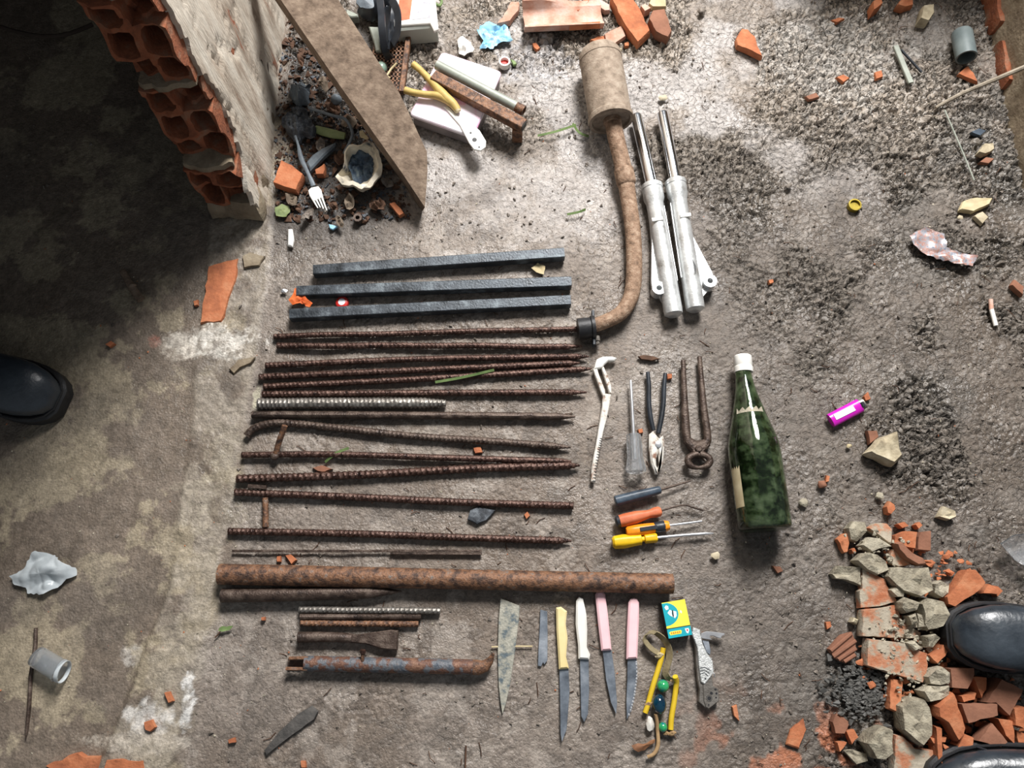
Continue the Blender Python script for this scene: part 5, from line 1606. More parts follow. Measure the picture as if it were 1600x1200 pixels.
# ------------------------------------------------------------------ roof tile pieces at the back
c13 = crop(760, 0, 1600 / 310)
def channel_tile():
    root = thing('roof_tile', 'broken channel roof tile lying hollow side up', 'roof tile', P(880, 40, 0), 'clay tile pieces at the back')
    # cross-section swept along its length
    a = P(*c13([(300, 190)])[0], 0.004); b = P(*c13([(925, 160)])[0], 0.004)
    d = (b - a); L = d.length; d.normalize(); s = Vector((-d.y, d.x, 0))
    sec = [(-0.028, 0.020), (-0.024, 0.006), (-0.012, 0.002), (0.012, 0.002), (0.022, 0.008), (0.028, 0.024), (0.036, 0.026), (0.030, 0.004), (0.016, -0.006), (-0.016, -0.006), (-0.030, 0.002), (-0.034, 0.022)]
    V, F = [], []
    N = 14
    for i in range(N + 1):
        t = i / N
        for k, (x, z) in enumerate(sec):
            j = 0.006 * mnoise.noise(Vector((k * 1.7, 3, 0))) * (1 if i in (0, N) else 0)
            hgt = z + 0.008
            if k in (5, 6) and t > 0.25:
                hgt *= max(0.45, 1 - 1.4 * (t - 0.25))
            V.append(a + d * (L * t + j) + s * x + Vector((0, 0, hgt)))
    n = len(sec)
    for i in range(N):
        for k in range(n):
            F.append((i * n + k, i * n + (k + 1) % n, (i + 1) * n + (k + 1) % n, (i + 1) * n + k))
    F.append(tuple(range(n))[::-1]); F.append(tuple(N * n + k for k in range(n)))
    part(root, 'tile', (V, F), m_pink_tile, 40)
    q0 = a + d * 0.09 - s * 0.031 + Vector((0, 0, 0.020)); q1 = a + d * (L * 0.95) - s * 0.031 + Vector((0, 0, 0.022))
    part(root, 'broken_edge', bar(q0, q1, 0.007, 0.016, 0.002, 6), m_orange_tile, label='raw orange broken edge')
channel_tile()
GT = 'clay tile pieces at the back'
tiles_back = [
    ([(80, 190), (130, 140), (200, 0), (265, 0), (262, 70), (190, 165)], 0.016, m_pink_tile, 'thin pink clay tile sliver touching the blue film'),
    ([(1000, -30), (1170, -40), (1240, 60), (1330, 240), (1230, 335), (1150, 240), (1080, 130)], 0.026, m_orange_tile, 'large orange clay tile piece leaning on its neighbour'),
    ([(1310, 140), (1340, 70), (1440, 60), (1500, 250), (1470, 300), (1370, 250)], 0.024, m_brown_tile, 'brown-skinned clay tile piece next to the large orange one'),
    ([(950, 270), (1090, 200), (1130, 280), (1020, 360), (960, 320)], 0.012, m_pink_tile, 'pale clay tile chip at the end of the exhaust can'),
    ([(835, 315), (900, 285), (950, 280), (960, 325), (880, 330)], 0.010, m_orange_tile, 'flat orange tile chip touching the exhaust can'),
    ([(700, 60), (770, 0), (830, -20), (830, 10), (740, 80)], 0.020, m_orange_tile, 'narrow orange tile sliver leaning over the channel tile'),
    ([(840, 20), (900, -20), (1000, 30), (1000, 75), (960, 80)], 0.014, m_pink_tile, 'pale triangular tile piece behind the channel tile'),
    ([(1310, 20), (1330, -30), (1450, -30), (1455, 45), (1340, 45)], 0.014, m_leafdry, 'cream flat stone chip behind the brown tile piece'),
    ([(1245, 40), (1280, 20), (1330, 60), (1280, 85)], 0.018, m_pink_tile, 'small pink clay chip wedged between two tile pieces'),
    ([(480, -20), (560, -20), (555, 25), (515, 20)], 0.012, m_leafdry, 'small cream chip behind the channel tile'),
]
for i, (q, h, m, lab) in enumerate(tiles_back):
    solo('tile_piece', lab, 'tile piece', slab(pp(c13(q), h), -0.002, h, 0.08, 0.0012, 40 + i, rough=0.002, tilt=(0.05 * (i % 3 - 1), 0.06 * (i % 2))), m, GT, 30)
c14 = crop(1120, 0, 10 / 3)
solo('tile_piece', 'lone orange tile shard on the open mud', 'tile piece', slab(pp(c14([(98, 200), (130, 145), (160, 150), (200, 190), (215, 240), (240, 295), (180, 265), (105, 232)]), 0.014), -0.002, 0.016, 0.08, 0.001, 60, rough=0.002), m_orange_tile)

# ------------------------------------------------------------------ upper right corner
root = thing('pipe_stub', 'short grey plastic pipe stub near the low wall', 'pipe', P(1506, 75, 0))
a, b = P(*c14([(1275, 170)])[0], 0.020), P(*c14([(1300, 300)])[0], 0.024)
part(root, 'tube', lathe(a, b, [(0, 0.012), (0, 0.0185), (0.06, 0.02), (1, 0.0195), (1, 0.0165), (0.1, 0.016)], 22), m_pvc)
solo('wooden_stick', 'long pale stick propped against the low wall', 'stick', tube(catmull([P(1462, 168, 0.004), P(1505, 145, 0.02), P(1560, 122, 0.05), P(1622, 96, 0.09)], 0.02), [0.0032, 0.0042, 0.0046, 0.0048], 8), m_stick)
for i, (q, h, m, lab) in enumerate((
        ([(1260, 380), (1310, 335), (1370, 425), (1330, 410)], 0.010, m_orange_tile, 'orange tile shard under the pipe stub'),
        ([(815, 0), (860, -20), (870, 10), (820, 50)], 0.03, m_orange_tile, 'orange tile corner standing in the back rubble'),
        ([(940, 20), (960, -10), (1030, -10), (1030, 20), (980, 32)], 0.02, m_orange_tile, 'orange tile edge in the shaded back rubble'),
        ([(1060, 95), (1080, 20), (1140, 10), (1140, 60), (1110, 105)], 0.025, m_stone, 'beige stone in the shaded back rubble'),
        ([(1265, 1090), (1290, 1040), (1360, 1020), (1450, 1025), (1430, 1060), (1340, 1100)], 0.012, m_leafdry, 'pale dry leaf curled on the clods by the low wall'),
        ([(1345, 1120), (1390, 1095), (1420, 1130), (1390, 1165)], 0.010, m_stone, 'small beige stone beside the pale dry leaf'),
        ([(1365, 790), (1400, 740), (1450, 735), (1455, 770), (1400, 800)], 0.016, m_stone, 'yellowish stone on the dark soil by the low wall'),
        ([(1370, 840), (1410, 810), (1450, 825), (1420, 850)], 0.010, m_brown_tile, 'reddish stone chip by the low wall'))):
    solo('rubble_piece', lab, 'rubble', slab(pp(c14(q), h), -0.002, h, 0.15, 0.001, 80 + i, rough=0.004), m, None, 30)
root = thing('bottle_cap', 'gold crown bottle cap pressed into the mud', 'bottle cap', P(1335, 321, 0))
w = P(1335, 321, 0.004)
part(root, 'crown', ring(w, 0.0095, 0.0122, -0.002, 0.008, 21), m_gold)
part(root, 'disc', lathe(Vector((w.x, w.y, 0.001)), Vector((w.x, w.y, 0.0035)), [(0, 0.0102), (1, 0.0098)], 18), m_gold)
solo('foil_wrapper', 'crumpled printed foil wrapper folded up at one corner', 'wrapper', sheet(pp(c8([(1005, 90), (1090, 50), (1190, 80), (1200, 150), (1280, 190), (1350, 205), (1330, 255), (1240, 235), (1100, 195), (1040, 150)]), 0.014), lambda x, y, q: 0.010 + 0.012 * abs(mnoise.noise(Vector((x * 50, y * 50, 3)))) + 0.16 * max(0, x - P(1480, 400).x), 10, 0.001, 7), m_wrapper)
root = thing('cigarette_end', 'crushed cigarette end with an orange paper tip on dark mud', 'cigarette', P(1551, 490, 0))
part(root, 'paper', tube([P(1549, 483, 0.004), P(1556, 509, 0.004)], 0.0040, 10), m_white_plastic)
part(root, 'filter', tube([P(1548, 468, 0.004), P(1549, 484, 0.004)], 0.0040, 10), m_pink_tile)
solo('brown_scrap', 'brown curled scrap on dark soil near the cigarette end', 'scrap', slab(pp(c8([(1530, 350), (1550, 320), (1600, 360), (1595, 410)]), 0.01), 0, 0.012, 0.2, 0.001, 4), m_brown_tile)
# clear plastic at the right edge
solo('clear_plastic_tray', 'clear torn plastic tray lying on the mud beside the tile heap', 'plastic tray', sheet([P(u, v, 0.015) for u, v in ((1556, 850), (1575, 838), (1604, 832), (1625, 850), (1620, 896), (1600, 890), (1575, 870))], lambda x, y, q: 0.006 + 0.02 * q * q + 0.003 * mnoise.noise(Vector((x * 50, y * 50, 1))), 9, 0.0012, 4), m_clear, smooth=60)

# stones on the mud
solo('mortar_lump', 'wedge of pale mortar lying alone on the mud', 'stone', slab(pp(c8([(785, 1220), (850, 1145), (950, 1105), (965, 1150), (970, 1200), (985, 1240), (935, 1290), (880, 1265)]), 0.028), -0.002, 0.028, 0.22, 0.001, 90, rough=0.008), m_stone, None, 30)
solo('brick_chip', 'dull red brick chip under the pale mortar wedge', 'brick', slab(pp(c8([(785, 1105), (840, 1105), (850, 1140), (800, 1180)]), 0.012), -0.002, 0.012, 0.15, 0.001, 91), m_brown_tile, None, 30)

# ------------------------------------------------------------------ rubble heap
cA = crop(1290, 780, 1600 / 310)
cB = crop(1290, 960, 5)
GH = 'pieces of the broken tile heap'
LT = 'broken orange clay tile piece lying in the heap beside the boots'
LD = 'mortar-dusted clay tile piece lying in the heap beside the boots'
LM = 'lump of grey mortar lying in the heap beside the boots'
LBn = 'brown-skinned clay tile piece lying in the heap beside the boots'
heap = [
    (cA, [(295, 555), (345, 575), (480, 640), (492, 690), (582, 832), (440, 868), (285, 880), (275, 740), (298, 720)], 0.0, 0.020, 'd', 'long ridged clay tile, upper half, cracked across from its other half', 0.05),
    (cA, [(285, 892), (450, 872), (590, 842), (608, 980), (795, 1080), (790, 1130), (430, 1115), (280, 1105)], 0.0, 0.020, 'd', 'long ridged clay tile, lower half, covered in mortar crumbs', 0.05),
    (cA, [(60, 600), (100, 535), (285, 545), (300, 700), (170, 650), (80, 640)], 0.0, 0.018, 'm', 'flat grey mortar slab sticking out beside the cracked tile', 0.1),
    (cA, [(520, 550), (850, 545), (865, 740), (770, 790), (630, 740), (560, 690), (500, 620)], 0.008, 0.030, 'm', 'large grey mortar slab with grooves on its face', 0.1),
    (cA, [(240, 490), (300, 430), (430, 440), (500, 500), (520, 580), (430, 620), (330, 570)], 0.006, 0.026, 'm', None, 0.2),
    (cA, [(280, 370), (360, 300), (440, 310), (550, 380), (440, 400), (370, 430)], 0.006, 0.024, 'p', None, 0.2),
    (cA, [(180, 230), (230, 170), (320, 180), (335, 260), (270, 345), (205, 330)], 0.0, 0.022, 'm', 'round flat grey mortar cake at the tip of the heap', 0.15),
    (cA, [(340, 230), (400, 190), (500, 190), (545, 240), (530, 370), (440, 300)], 0.0, 0.022, 'd', None, 0.1),
    (cA, [(550, 290), (640, 255), (745, 260), (735, 400), (600, 380), (545, 350)], 0.0, 0.022, 'o', None, 0.08),
    (cA, [(745, 300), (770, 260), (855, 250), (850, 420), (740, 410)], 0.0, 0.020, 'b', None, 0.08),
    (cA, [(570, 350), (610, 335), (700, 430), (800, 480), (830, 530), (760, 535), (650, 470), (590, 400)], 0.014, 0.022, 'b', 'curved clay tile piece with a dark brown back', 0.15),
    (cA, [(510, 470), (540, 400), (590, 400), (660, 480), (690, 530), (590, 545), (520, 515)], 0.0, 0.018, 'd', None, 0.08),
    (cA, [(90, 320), (140, 275), (190, 270), (195, 350), (180, 430), (150, 435)], 0.0, 0.012, 'o', None, 0.1),
    (cA, [(490, 60), (520, 10), (560, 40), (570, 80), (530, 125), (500, 115)], 0.0, 0.014, 'o', None, 0.15),
    (cA, [(575, 200), (640, 180), (680, 215), (620, 235)], 0.0, 0.014, 'o', None, 0.15),
    (cA, [(725, 205), (760, 180), (785, 210), (750, 242)], 0.0, 0.014, 'o', None, 0.15),
    (cA, [(205, 405), (235, 390), (250, 425), (225, 440)], 0.0, 0.014, 'o', None, 0.15),
    (cA, [(520, 730), (570, 700), (650, 750), (640, 790), (570, 790)], 0.008, 0.024, 'p', None, 0.2),
    (cA, [(600, 830), (650, 785), (760, 830), (740, 900), (660, 925), (605, 880)], 0.010, 0.030, 'm', None, 0.22),
    (cA, [(770, 840), (830, 790), (960, 820), (1000, 930), (960, 1030), (840, 1062), (800, 1010)], 0.006, 0.034, 'm', 'blocky grey mortar lump beside the boot toe', 0.12),
    (cA, [(870, 680), (940, 650), (1010, 690), (1000, 760), (940, 800), (880, 760)], 0.0, 0.026, 'p', 'crumbling pale mortar lump beside the large orange shard', 0.2),
    (cA, [(970, 790), (1060, 690), (1140, 565), (1215, 565), (1305, 670), (1240, 740), (1040, 870), (985, 850)], 0.004, 0.026, 'o', 'large flat orange tile shard beside the boot toe', 0.04),
    (cA, [(1270, 760), (1320, 680), (1400, 720), (1390, 770)], 0.0, 0.018, 'o', None, 0.1),
    (cA, [(1340, 690), (1390, 700), (1430, 740), (1390, 790)], 0.0, 0.014, 'o', None, 0.1),
    (cA, [(730, 910), (780, 930), (800, 1030), (750, 1040)], 0.006, 0.024, 'p', None, 0.2),
    (cA, [(910, 140), (960, 50), (1060, 90), (1070, 140), (1000, 170)], 0.0, 0.014, 's', 'yellowish earth clod lying apart from the tile heap', 0.25),
    (cA, [(660, 940), (720, 910), (750, 1000), (690, 1020)], 0.014, 0.020, 'm', None, 0.25),
    (cB, [(330, 185), (450, 200), (620, 220), (760, 290), (800, 300), (800, 440), (770, 540), (600, 490), (320, 400)], 0.0, 0.026, 'd', 'broad ridged clay tile piece with grey mortar stain', 0.05),
    (cB, [(510, 500), (615, 510), (600, 640), (560, 770), (490, 740)], 0.0, 0.018, 'o', 'upright orange strip below the broad stained tile', 0.08),
    (cB, [(800, 490), (850, 430), (910, 405), (975, 450), (978, 540), (900, 562), (830, 552)], 0.012, 0.030, 'p', None, 0.2),
    (cB, [(755, 600), (830, 560), (970, 552), (982, 630), (900, 670), (810, 688)], 0.012, 0.030, 'p', None, 0.15),
    (cB, [(600, 720), (690, 650), (790, 660), (850, 790), (830, 950), (770, 1040), (720, 1010), (620, 910)], 0.006, 0.036, 'm', 'largest grey mortar lump of the heap', 0.14),
    (cB, [(320, 1010), (380, 930), (480, 880), (535, 900), (532, 1090), (480, 1150), (400, 1140)], 0.0, 0.040, 'm', 'grey mortar lump standing apart at the heap edge', 0.16),
    (cB, [(780, 170), (870, 150), (912, 180), (850, 270), (790, 260)], 0.010, 0.026, 'm', None, 0.25),
    (cB, [(635, 220), (700, 205), (758, 262), (700, 288)], 0.022, 0.014, 'p', None, 0.25),
    (cB, [(540, 940), (600, 950), (700, 1050), (850, 1060), (862, 1220), (530, 1220)], 0.0, 0.022, 'd', 'wide dusty clay tile at the foot of the heap', 0.05),
    (cB, [(870, 720), (930, 660), (1000, 605), (1060, 760), (1110, 900), (1100, 960), (1060, 1010), (960, 850), (880, 800)], 0.018, 0.028, 'o', 'long curved orange roof tile piece in the heap', 0.12),
    (cB, [(1090, 930), (1165, 960), (1140, 1060), (1060, 1110), (1030, 1040)], 0.010, 0.024, 'o', None, 0.1),
    (cB, [(975, 425), (1165, 415), (1165, 470), (1110, 585), (985, 575)], 0.006, 0.030, 'b', None, 0.05),
    (cB, [(1145, 480), (1265, 490), (1260, 590), (1220, 660)], 0.0, 0.028, 'o', None, 0.08),
    (cB, [(1370, 500), (1550, 590), (1450, 800), (1330, 690), (1250, 690)], 0.004, 0.034, 'b', 'big sloping clay tile piece between the two boots', 0.05),
    (cB, [(1060, 700), (1350, 700), (1355, 790), (1210, 820), (1110, 852)], 0.020, 0.022, 'b', 'flat brown-skinned clay tile piece lying on top of the heap', 0.04),
    (cB, [(1190, 990), (1310, 850), (1425, 1000), (1370, 1038)], 0.016, 0.022, 'b', 'triangular brown-skinned clay tile piece near the lower boot', 0.05),
    (cB, [(1470, 730), (1560, 720), (1560, 900), (1480, 870)], 0.010, 0.028, 'o', None, 0.08),
    (cB, [(1340, 810), (1470, 830), (1480, 1020), (1410, 950)], 0.006, 0.026, 'o', None, 0.08),
    (cB, [(800, 320), (900, 270), (990, 150), (992, 260), (870, 388)], 0.004, 0.026, 'o', None, 0.06),
    (cB, [(1060, 640), (1180, 610), (1165, 665), (1080, 690)], 0.008, 0.024, 'o', None, 0.1),
    (cB, [(860, 870), (910, 880), (912, 1180), (880, 1150)], 0.010, 0.026, 'o', None, 0.1),
    (cB, [(910, 1000), (960, 1030), (1050, 1110), (1000, 1130), (920, 1040)], 0.004, 0.022, 'o', None, 0.1),
    (cB, [(1150, 1060), (1190, 1020), (1260, 1060), (1200, 1078)], 0.010, 0.022, 'o', None, 0.1),
    (cB, [(810, 960), (870, 970), (950, 960), (940, 1000), (840, 1010)], 0.006, 0.022, 'o', None, 0.1),
    (cB, [(50, 840), (75, 780), (190, 860), (150, 935), (75, 932)], 0.0, 0.014, 'b', None, 0.06),
    (cB, [(90, 1000), (170, 1000), (110, 1078)], 0.0, 0.012, 'o', None, 0.1),
    (cB, [(150, 1070), (210, 1060), (325, 1090), (320, 1140), (240, 1172)], 0.0, 0.012, 'm', None, 0.06),
    (cB, [(160, 910), (230, 900), (262, 960), (205, 1022)], 0.0, 0.012, 'o', None, 0.15),
    (cB, [(1265, 1045), (1400, 1038), (1560, 1050), (1560, 1085), (1270, 1090)], 0.004, 0.022, 'o', None, 0.08),
    (cB, [(1490, 900), (1560, 930), (1560, 1030), (1510, 1010)], 0.002, 0.024, 'o', None, 0.08),
    (cB, [(200, 60), (220, 20), (260, 40), (255, 85)], 0.0, 0.014, 's', None, 0.2),
]
mk = {'d': m_dusty_tile, 'm': m_mortar, 'p': m_pale_mortar, 'o': m_orange_tile, 'b': m_brown_tile, 's': m_stone}
gl = {'d': LD, 'm': LM, 'p': 'lump of pale mortar lying in the heap beside the boots', 'o': LT, 'b': LBn, 's': 'beige stone at the edge of the tile heap'}
heap_labels = {
    4: 'grey mortar lump wedged between the flat slab and the grooved slab',
    5: 'pale wedge of mortar lying over the round grey mortar cake edge',
    7: 'dusty rounded clay tile piece behind the pale mortar wedge',
    8: 'orange tile piece beneath the dark-backed curved piece',
    9: 'small brown-skinned square tile piece at the end of the curved piece',
    11: 'dusty tile piece sticking out under the curved dark-backed piece',
    12: 'upright orange tile splinter beside the round mortar cake',
    13: 'lone orange tile chip just beyond the tip of the heap',
    14: 'flat orange chip behind the orange tile piece with the curved one',
    15: 'rounded orange chip behind the small brown square tile piece',
    16: 'tiny orange chip between the splinter and the wedged mortar lump',
    17: 'small pale mortar lump touching the grooved slab and cracked tile',
    18: 'grey mortar lump lying on the end of the cracked tile',
    22: 'orange chip half hidden behind the boot beside the large orange shard',
    23: 'outermost orange chip beside the large orange shard',
    24: 'narrow pale mortar piece next to the blocky grey lump',
    26: 'small grey mortar crumb between the cracked tile and blocky lump',
    29: 'crumbly pale mortar lump, the upper of a touching pair',
    30: 'flat-faced pale mortar lump, the lower of a touching pair',
    33: 'grey mortar lump in front of the boot toe on the dusty tile',
    34: 'oval pale mortar pebble lying on the broad stained tile',
    37: 'orange tile end under the long curved roof tile piece',
    38: 'square brown-skinned tile piece next to the pale mortar pair',
    39: 'orange tile triangle beside the square brown tile piece',
    43: 'orange tile piece at the outer end of the flat brown piece',
    44: 'orange tile blade between two brown-skinned pieces',
    45: 'slanting orange tile sliver under the boot toe',
    46: 'small orange tile wedge behind the flat brown-skinned piece',
    47: 'narrow upright orange tile stick next to the curved roof tile',
    48: 'slanting orange splinter crossing the upright orange stick',
    49: 'orange splinter in the hollow beside the triangular brown piece',
    50: 'short orange crossbar chip touching the upright orange stick',
    51: 'brown-skinned tile chip beside the black clay clods',
    52: 'small triangular orange chip near the mortar lump standing apart',
    53: 'flat grey mortar chip in front of the mortar lump standing apart',
    54: 'rounded orange chip between clay clods and mortar lump',
    55: 'long thin orange tile edge along the lower boot',
    56: 'orange tile chip between the lower boot and orange blade',
    57: 'beige stone beside the stained tile edge of the heap',
}
for i, (cv, q, z0, h, k, lab, ins) in enumerate(heap):
    lab = lab or heap_labels.get(i)
    stone = k in 'mps'
    rnd = random.Random(i)
    g = slab(pp(cv(q), z0 + h), z0 - 0.002, h + 0.002, ins * (0.7 if stone else 1), 0.0016 if stone else 0.0010, 100 + i, step=0.016 if stone else 0.010, rough=0.012 if stone else 0.0015,
             tilt=(rnd.uniform(-0.12, 0.12), rnd.uniform(-0.10, 0.10)) if not stone else (0, 0), dome=0.0)
    solo('mortar_lump' if stone else 'tile_piece', lab or gl[k], 'mortar lump' if stone else 'tile piece', g, mk[k], GH, 22)
# ridged tile fragment
root = thing('tile_piece', 'rust-red tile fragment with raised parallel ridges on the mud', 'tile piece', P(1316, 1011, 0))
rp = c_ = cB([(20, 270), (120, 160), (210, 135), (240, 220), (230, 320), (150, 380), (60, 335)])
part(root, 'plate', slab(pp(rp, 0.010), -0.001, 0.011, 0.05, 0.001, 7), m_brown_tile, 30)
for a, b in (((40, 285), (200, 150)), ((60, 330), (235, 205)), ((100, 355), (238, 265)), ((145, 370), (232, 315))):
    part(root, 'ridge', bar(P(*cB([a])[0], 0.0115), P(*cB([b])[0], 0.0115), 0.006, 0.005, 0.0016), m_brown_tile)
# under-layer of the heap: broken bits between the big pieces
V, F = [], []
rnd = random.Random(5)
for i in range(420):
    u, v = rnd.uniform(1345, 1600), rnd.uniform(860, 1230)
    if u < 1345 + max(0, (v - 1000) * -0.1) or (u > 1520 and v < 960) or (u < 1400 and v > 1090):
        continue
    s = rnd.uniform(0.004, 0.011)
    V, F = cat((V, F), hull_rock(P(u, v, rnd.uniform(0, 0.012)), s, s * rnd.uniform(0.5, 1), s * 0.5, i, 9))
stuff('tile_grit', 'broken clay grit and chips filling the tile heap', (V, F), m_orange_tile)
V, F = [], []
for i in range(260):
    a = rnd.gauss(0, 1); b = rnd.gauss(0, 1)
    u, v = rnd.choice(((1410, 1030), (1375, 870), (1410, 990), (1430, 1050)))
    s = rnd.uniform(0.0015, 0.006)
    V, F = cat((V, F), hull_rock(P(u + a * 22, v + b * 22, 0.022 + rnd.uniform(0, 0.004)), s, s * 0.8, s * 0.7, i + 900, 9))
stuff('mortar_crumbs', 'pale mortar crumbs scattered over the tile heap', (V, F), m_pale_mortar)
V, F = [], []
for i in range(420):
    u, v = rnd.gauss(1345, 26), rnd.gauss(1082, 20)
    s = rnd.uniform(0.003, 0.008)
    w = P(u, v, 0.003)
    V, F = cat((V, F), hull_rock(w + Vector((0, 0, 0.003)), s, s * rnd.uniform(0.5, 1), s * 0.6, i + 2000, 8))
stuff('clay_clods', 'dark damp clay clods crumbled beside the tile heap', (V, F), pm('black_clay', [srgb(66, 66, 64), srgb(96, 94, 90)], 60, 0.6))

# ------------------------------------------------------------------ lower left litter
solo('plastic_film', 'crumpled translucent white plastic film on the cement floor', 'plastic film', sheet(pp(c04([(35, 200), (75, 185), (120, 150), (160, 75), (180, 68), (280, 90), (335, 135), (382, 155), (385, 195), (335, 215), (290, 260), (210, 295), (125, 290), (120, 260), (60, 245)]), 0.012), lambda x, y, q: 0.003 + 0.026 * abs(mnoise.noise(Vector((x * 22, y * 22, 8)))) * (1 - 0.5 * q) + 0.007 * abs(mnoise.noise(Vector((x * 50, y * 50, 2)))), 20, 0.0006, 11, step=0.004, jit=0.0012), m_cloudy, smooth=50)
root = thing('plastic_cup', 'clear ribbed plastic cup piece lying on a rusty nail', 'plastic cup', P(74, 1036, 0))
a, b = P(*c04([(185, 615)])[0], 0.0165), P(*c04([(315, 695)])[0], 0.0165)
V, F = lathe(a, b, [(0, 0.013), (0.02, 0.0155), (0.12, 0.0165), (0.9, 0.0172), (0.92, 0.0182), (1.0, 0.0182), (1.0, 0.0165), (0.1, 0.0155), (0.06, 0.013)], 28)
part(root, 'shell', (V, F), pm('frosted_plastic', [srgb(236, 240, 244)], 20, 0.14, 0, 0, trans=0.9, ior=1.25), 50)
part(root, 'rim', lathe(b, P(*c04([(335, 700)])[0], 0.0165), [(0, 0.0175), (1, 0.0178), (1, 0.0165)], 24, cap=False), m_cloudy)
solo('long_nail', 'long rusty nail-like rod under the clear plastic cup', 'nail', tube([P(*q, 0.003) for q in c04([(187, 470), (185, 560), (160, 720), (152, 880), (140, 1000), (134, 1045)])], [0.0032, 0.0032, 0.0032, 0.0032, 0.0026, 0.0006], 8), m_darkrust)
solo('charcoal_sliver', 'flat charred grey wood sliver on the mud', 'wood sliver', slab(pp(c6([(240, 1110), (320, 1010), (415, 920), (490, 875), (525, 905), (505, 945), (400, 1020), (320, 1080), (250, 1138)]), 0.004), -0.001, 0.005, 0.05, 0.0005, 3), m_charwood)
solo('wooden_peg', 'short brown wooden peg with a wire band on shaded cement', 'peg', cat(tube([P(*q, 0.006) for q in c5([(635, 275), (665, 325), (690, 370), (735, 430)])], [0.0055, 0.0062, 0.0075, 0.0070], 10, flat=0.7), ellipsoid(P(*c5([(690, 355)])[0], 0.008), 0.008, 0.004, 0.006, 10, 6, rot=0.3)), m_wood)
solo('hanging_cable', 'thin dark cable curving along the shaded floor', 'cable', tube(catmull([P(u, v, 0.05) for u, v in ((-30, 30), (20, 48), (70, 57), (110, 52), (145, 38))], 0.02), 0.004, 8), m_innerwall)
solo('slate_flake', 'dark pointed flake lying between two ribbed rods', 'flake', slab(pp(crop(340, 560, 10 / 3)([(1300, 840), (1315, 790), (1360, 770), (1450, 790), (1400, 845), (1350, 865)]), 0.004), 0.0, 0.005, 0.12, 0.0008, 4), m_char)
solo('plaster_flake', 'thin pale mortar flake near the inset floor brick', 'flake', slab(pp(c5([(1260, 200), (1300, 180), (1380, 200), (1350, 250), (1270, 262)]), 0.004), -0.002, 0.007, 0.08, 0.001, 8), m_cement)
solo('plaster_flake', 'thin curled mortar flake beside the first ribbed rods', 'flake', slab(pp(c5([(1190, 790), (1240, 740), (1330, 725), (1310, 755), (1250, 780), (1215, 815)]), 0.004), -0.002, 0.007, 0.1, 0.001, 9), m_cement)
c15 = crop(340, 560, 10 / 3)
c16 = crop(800, 540, 10 / 3)
chips = [
    (c15([(308, 1030), (328, 1028), (328, 1060), (308, 1060)]), 'o'), (c15([(350, 1025), (380, 1020), (412, 1050), (385, 1075)]), 'o'),
    (c16([(805, 145), (835, 145), (835, 170), (810, 175)]), 'o'), (c16([(655, 435), (680, 430), (685, 452), (662, 458)]), 'o'),
    (c16([(62, 880), (80, 862), (95, 885), (75, 905)]), 'o'), (c16([(1355, 1145), (1400, 1150), (1415, 1175), (1385, 1188)]), 'b'),
    (c04([(862, 805), (890, 800), (912, 850), (885, 862)]), 'o'), (c04([(755, 960), (800, 945), (820, 985), (790, 1010), (762, 1000)]), 'o'),
    (c04([(1185, 1055), (1220, 1042), (1225, 1068), (1190, 1075)]), 'o'), (c14([(590, 105), (640, 90), (670, 95), (625, 118)]), 'o'),
    (c14([(460, 500), (520, 480), (538, 505), (480, 520)]), 'b'), (c14([(820, 375), (860, 362), (868, 400), (830, 412)]), 'o'),
    (c14([(620, 400), (660, 385), (695, 405), (660, 430)]), 'o'), (c8([(268, 325), (295, 320), (298, 338), (275, 345)]), 'o'),
    (c8([(765, 930), (790, 905), (805, 945), (775, 955)]), 'o'), (cB([(0, 60), (40, 55), (50, 95), (10, 120)]), 'o'),
    (crop(1120, 840, 10 / 3)([(362, 1080), (385, 1000), (455, 942), (470, 1000), (430, 1105)]), 'o'),
    (crop(1120, 840, 10 / 3)([(600, 925), (640, 920), (690, 960), (680, 1020), (610, 1020)]), 'b'),
    (crop(1120, 840, 10 / 3)([(80, 880), (105, 870), (120, 960), (90, 930)]), 'o'), (crop(1120, 640, 10 / 3)([(570, 340), (590, 345), (585, 375), (565, 380)]), 'o'),
    (c5([(545, 660), (575, 640), (598, 655), (570, 675)]), 'o'), (c5([(1005, 435), (1030, 425), (1030, 455), (1010, 460)]), 'o'),
    (c6([(430, 1165), (455, 1165), (460, 1200), (435, 1200)]), 'o'), (c6([(225, 415), (245, 412), (245, 432), (228, 432)]), 'o'),
    (c15([(1330, 465), (1370, 460), (1380, 490), (1340, 495)]), 'o'),
    (c15([(490, 570), (540, 555), (600, 575), (560, 592), (520, 588)]), 'b'),
    (c13([(370, 345), (400, 340), (435, 385), (410, 405), (380, 380)]), 'o'), (c13([(1112, 345), (1150, 335), (1150, 370), (1115, 372)]), 'o'),
]
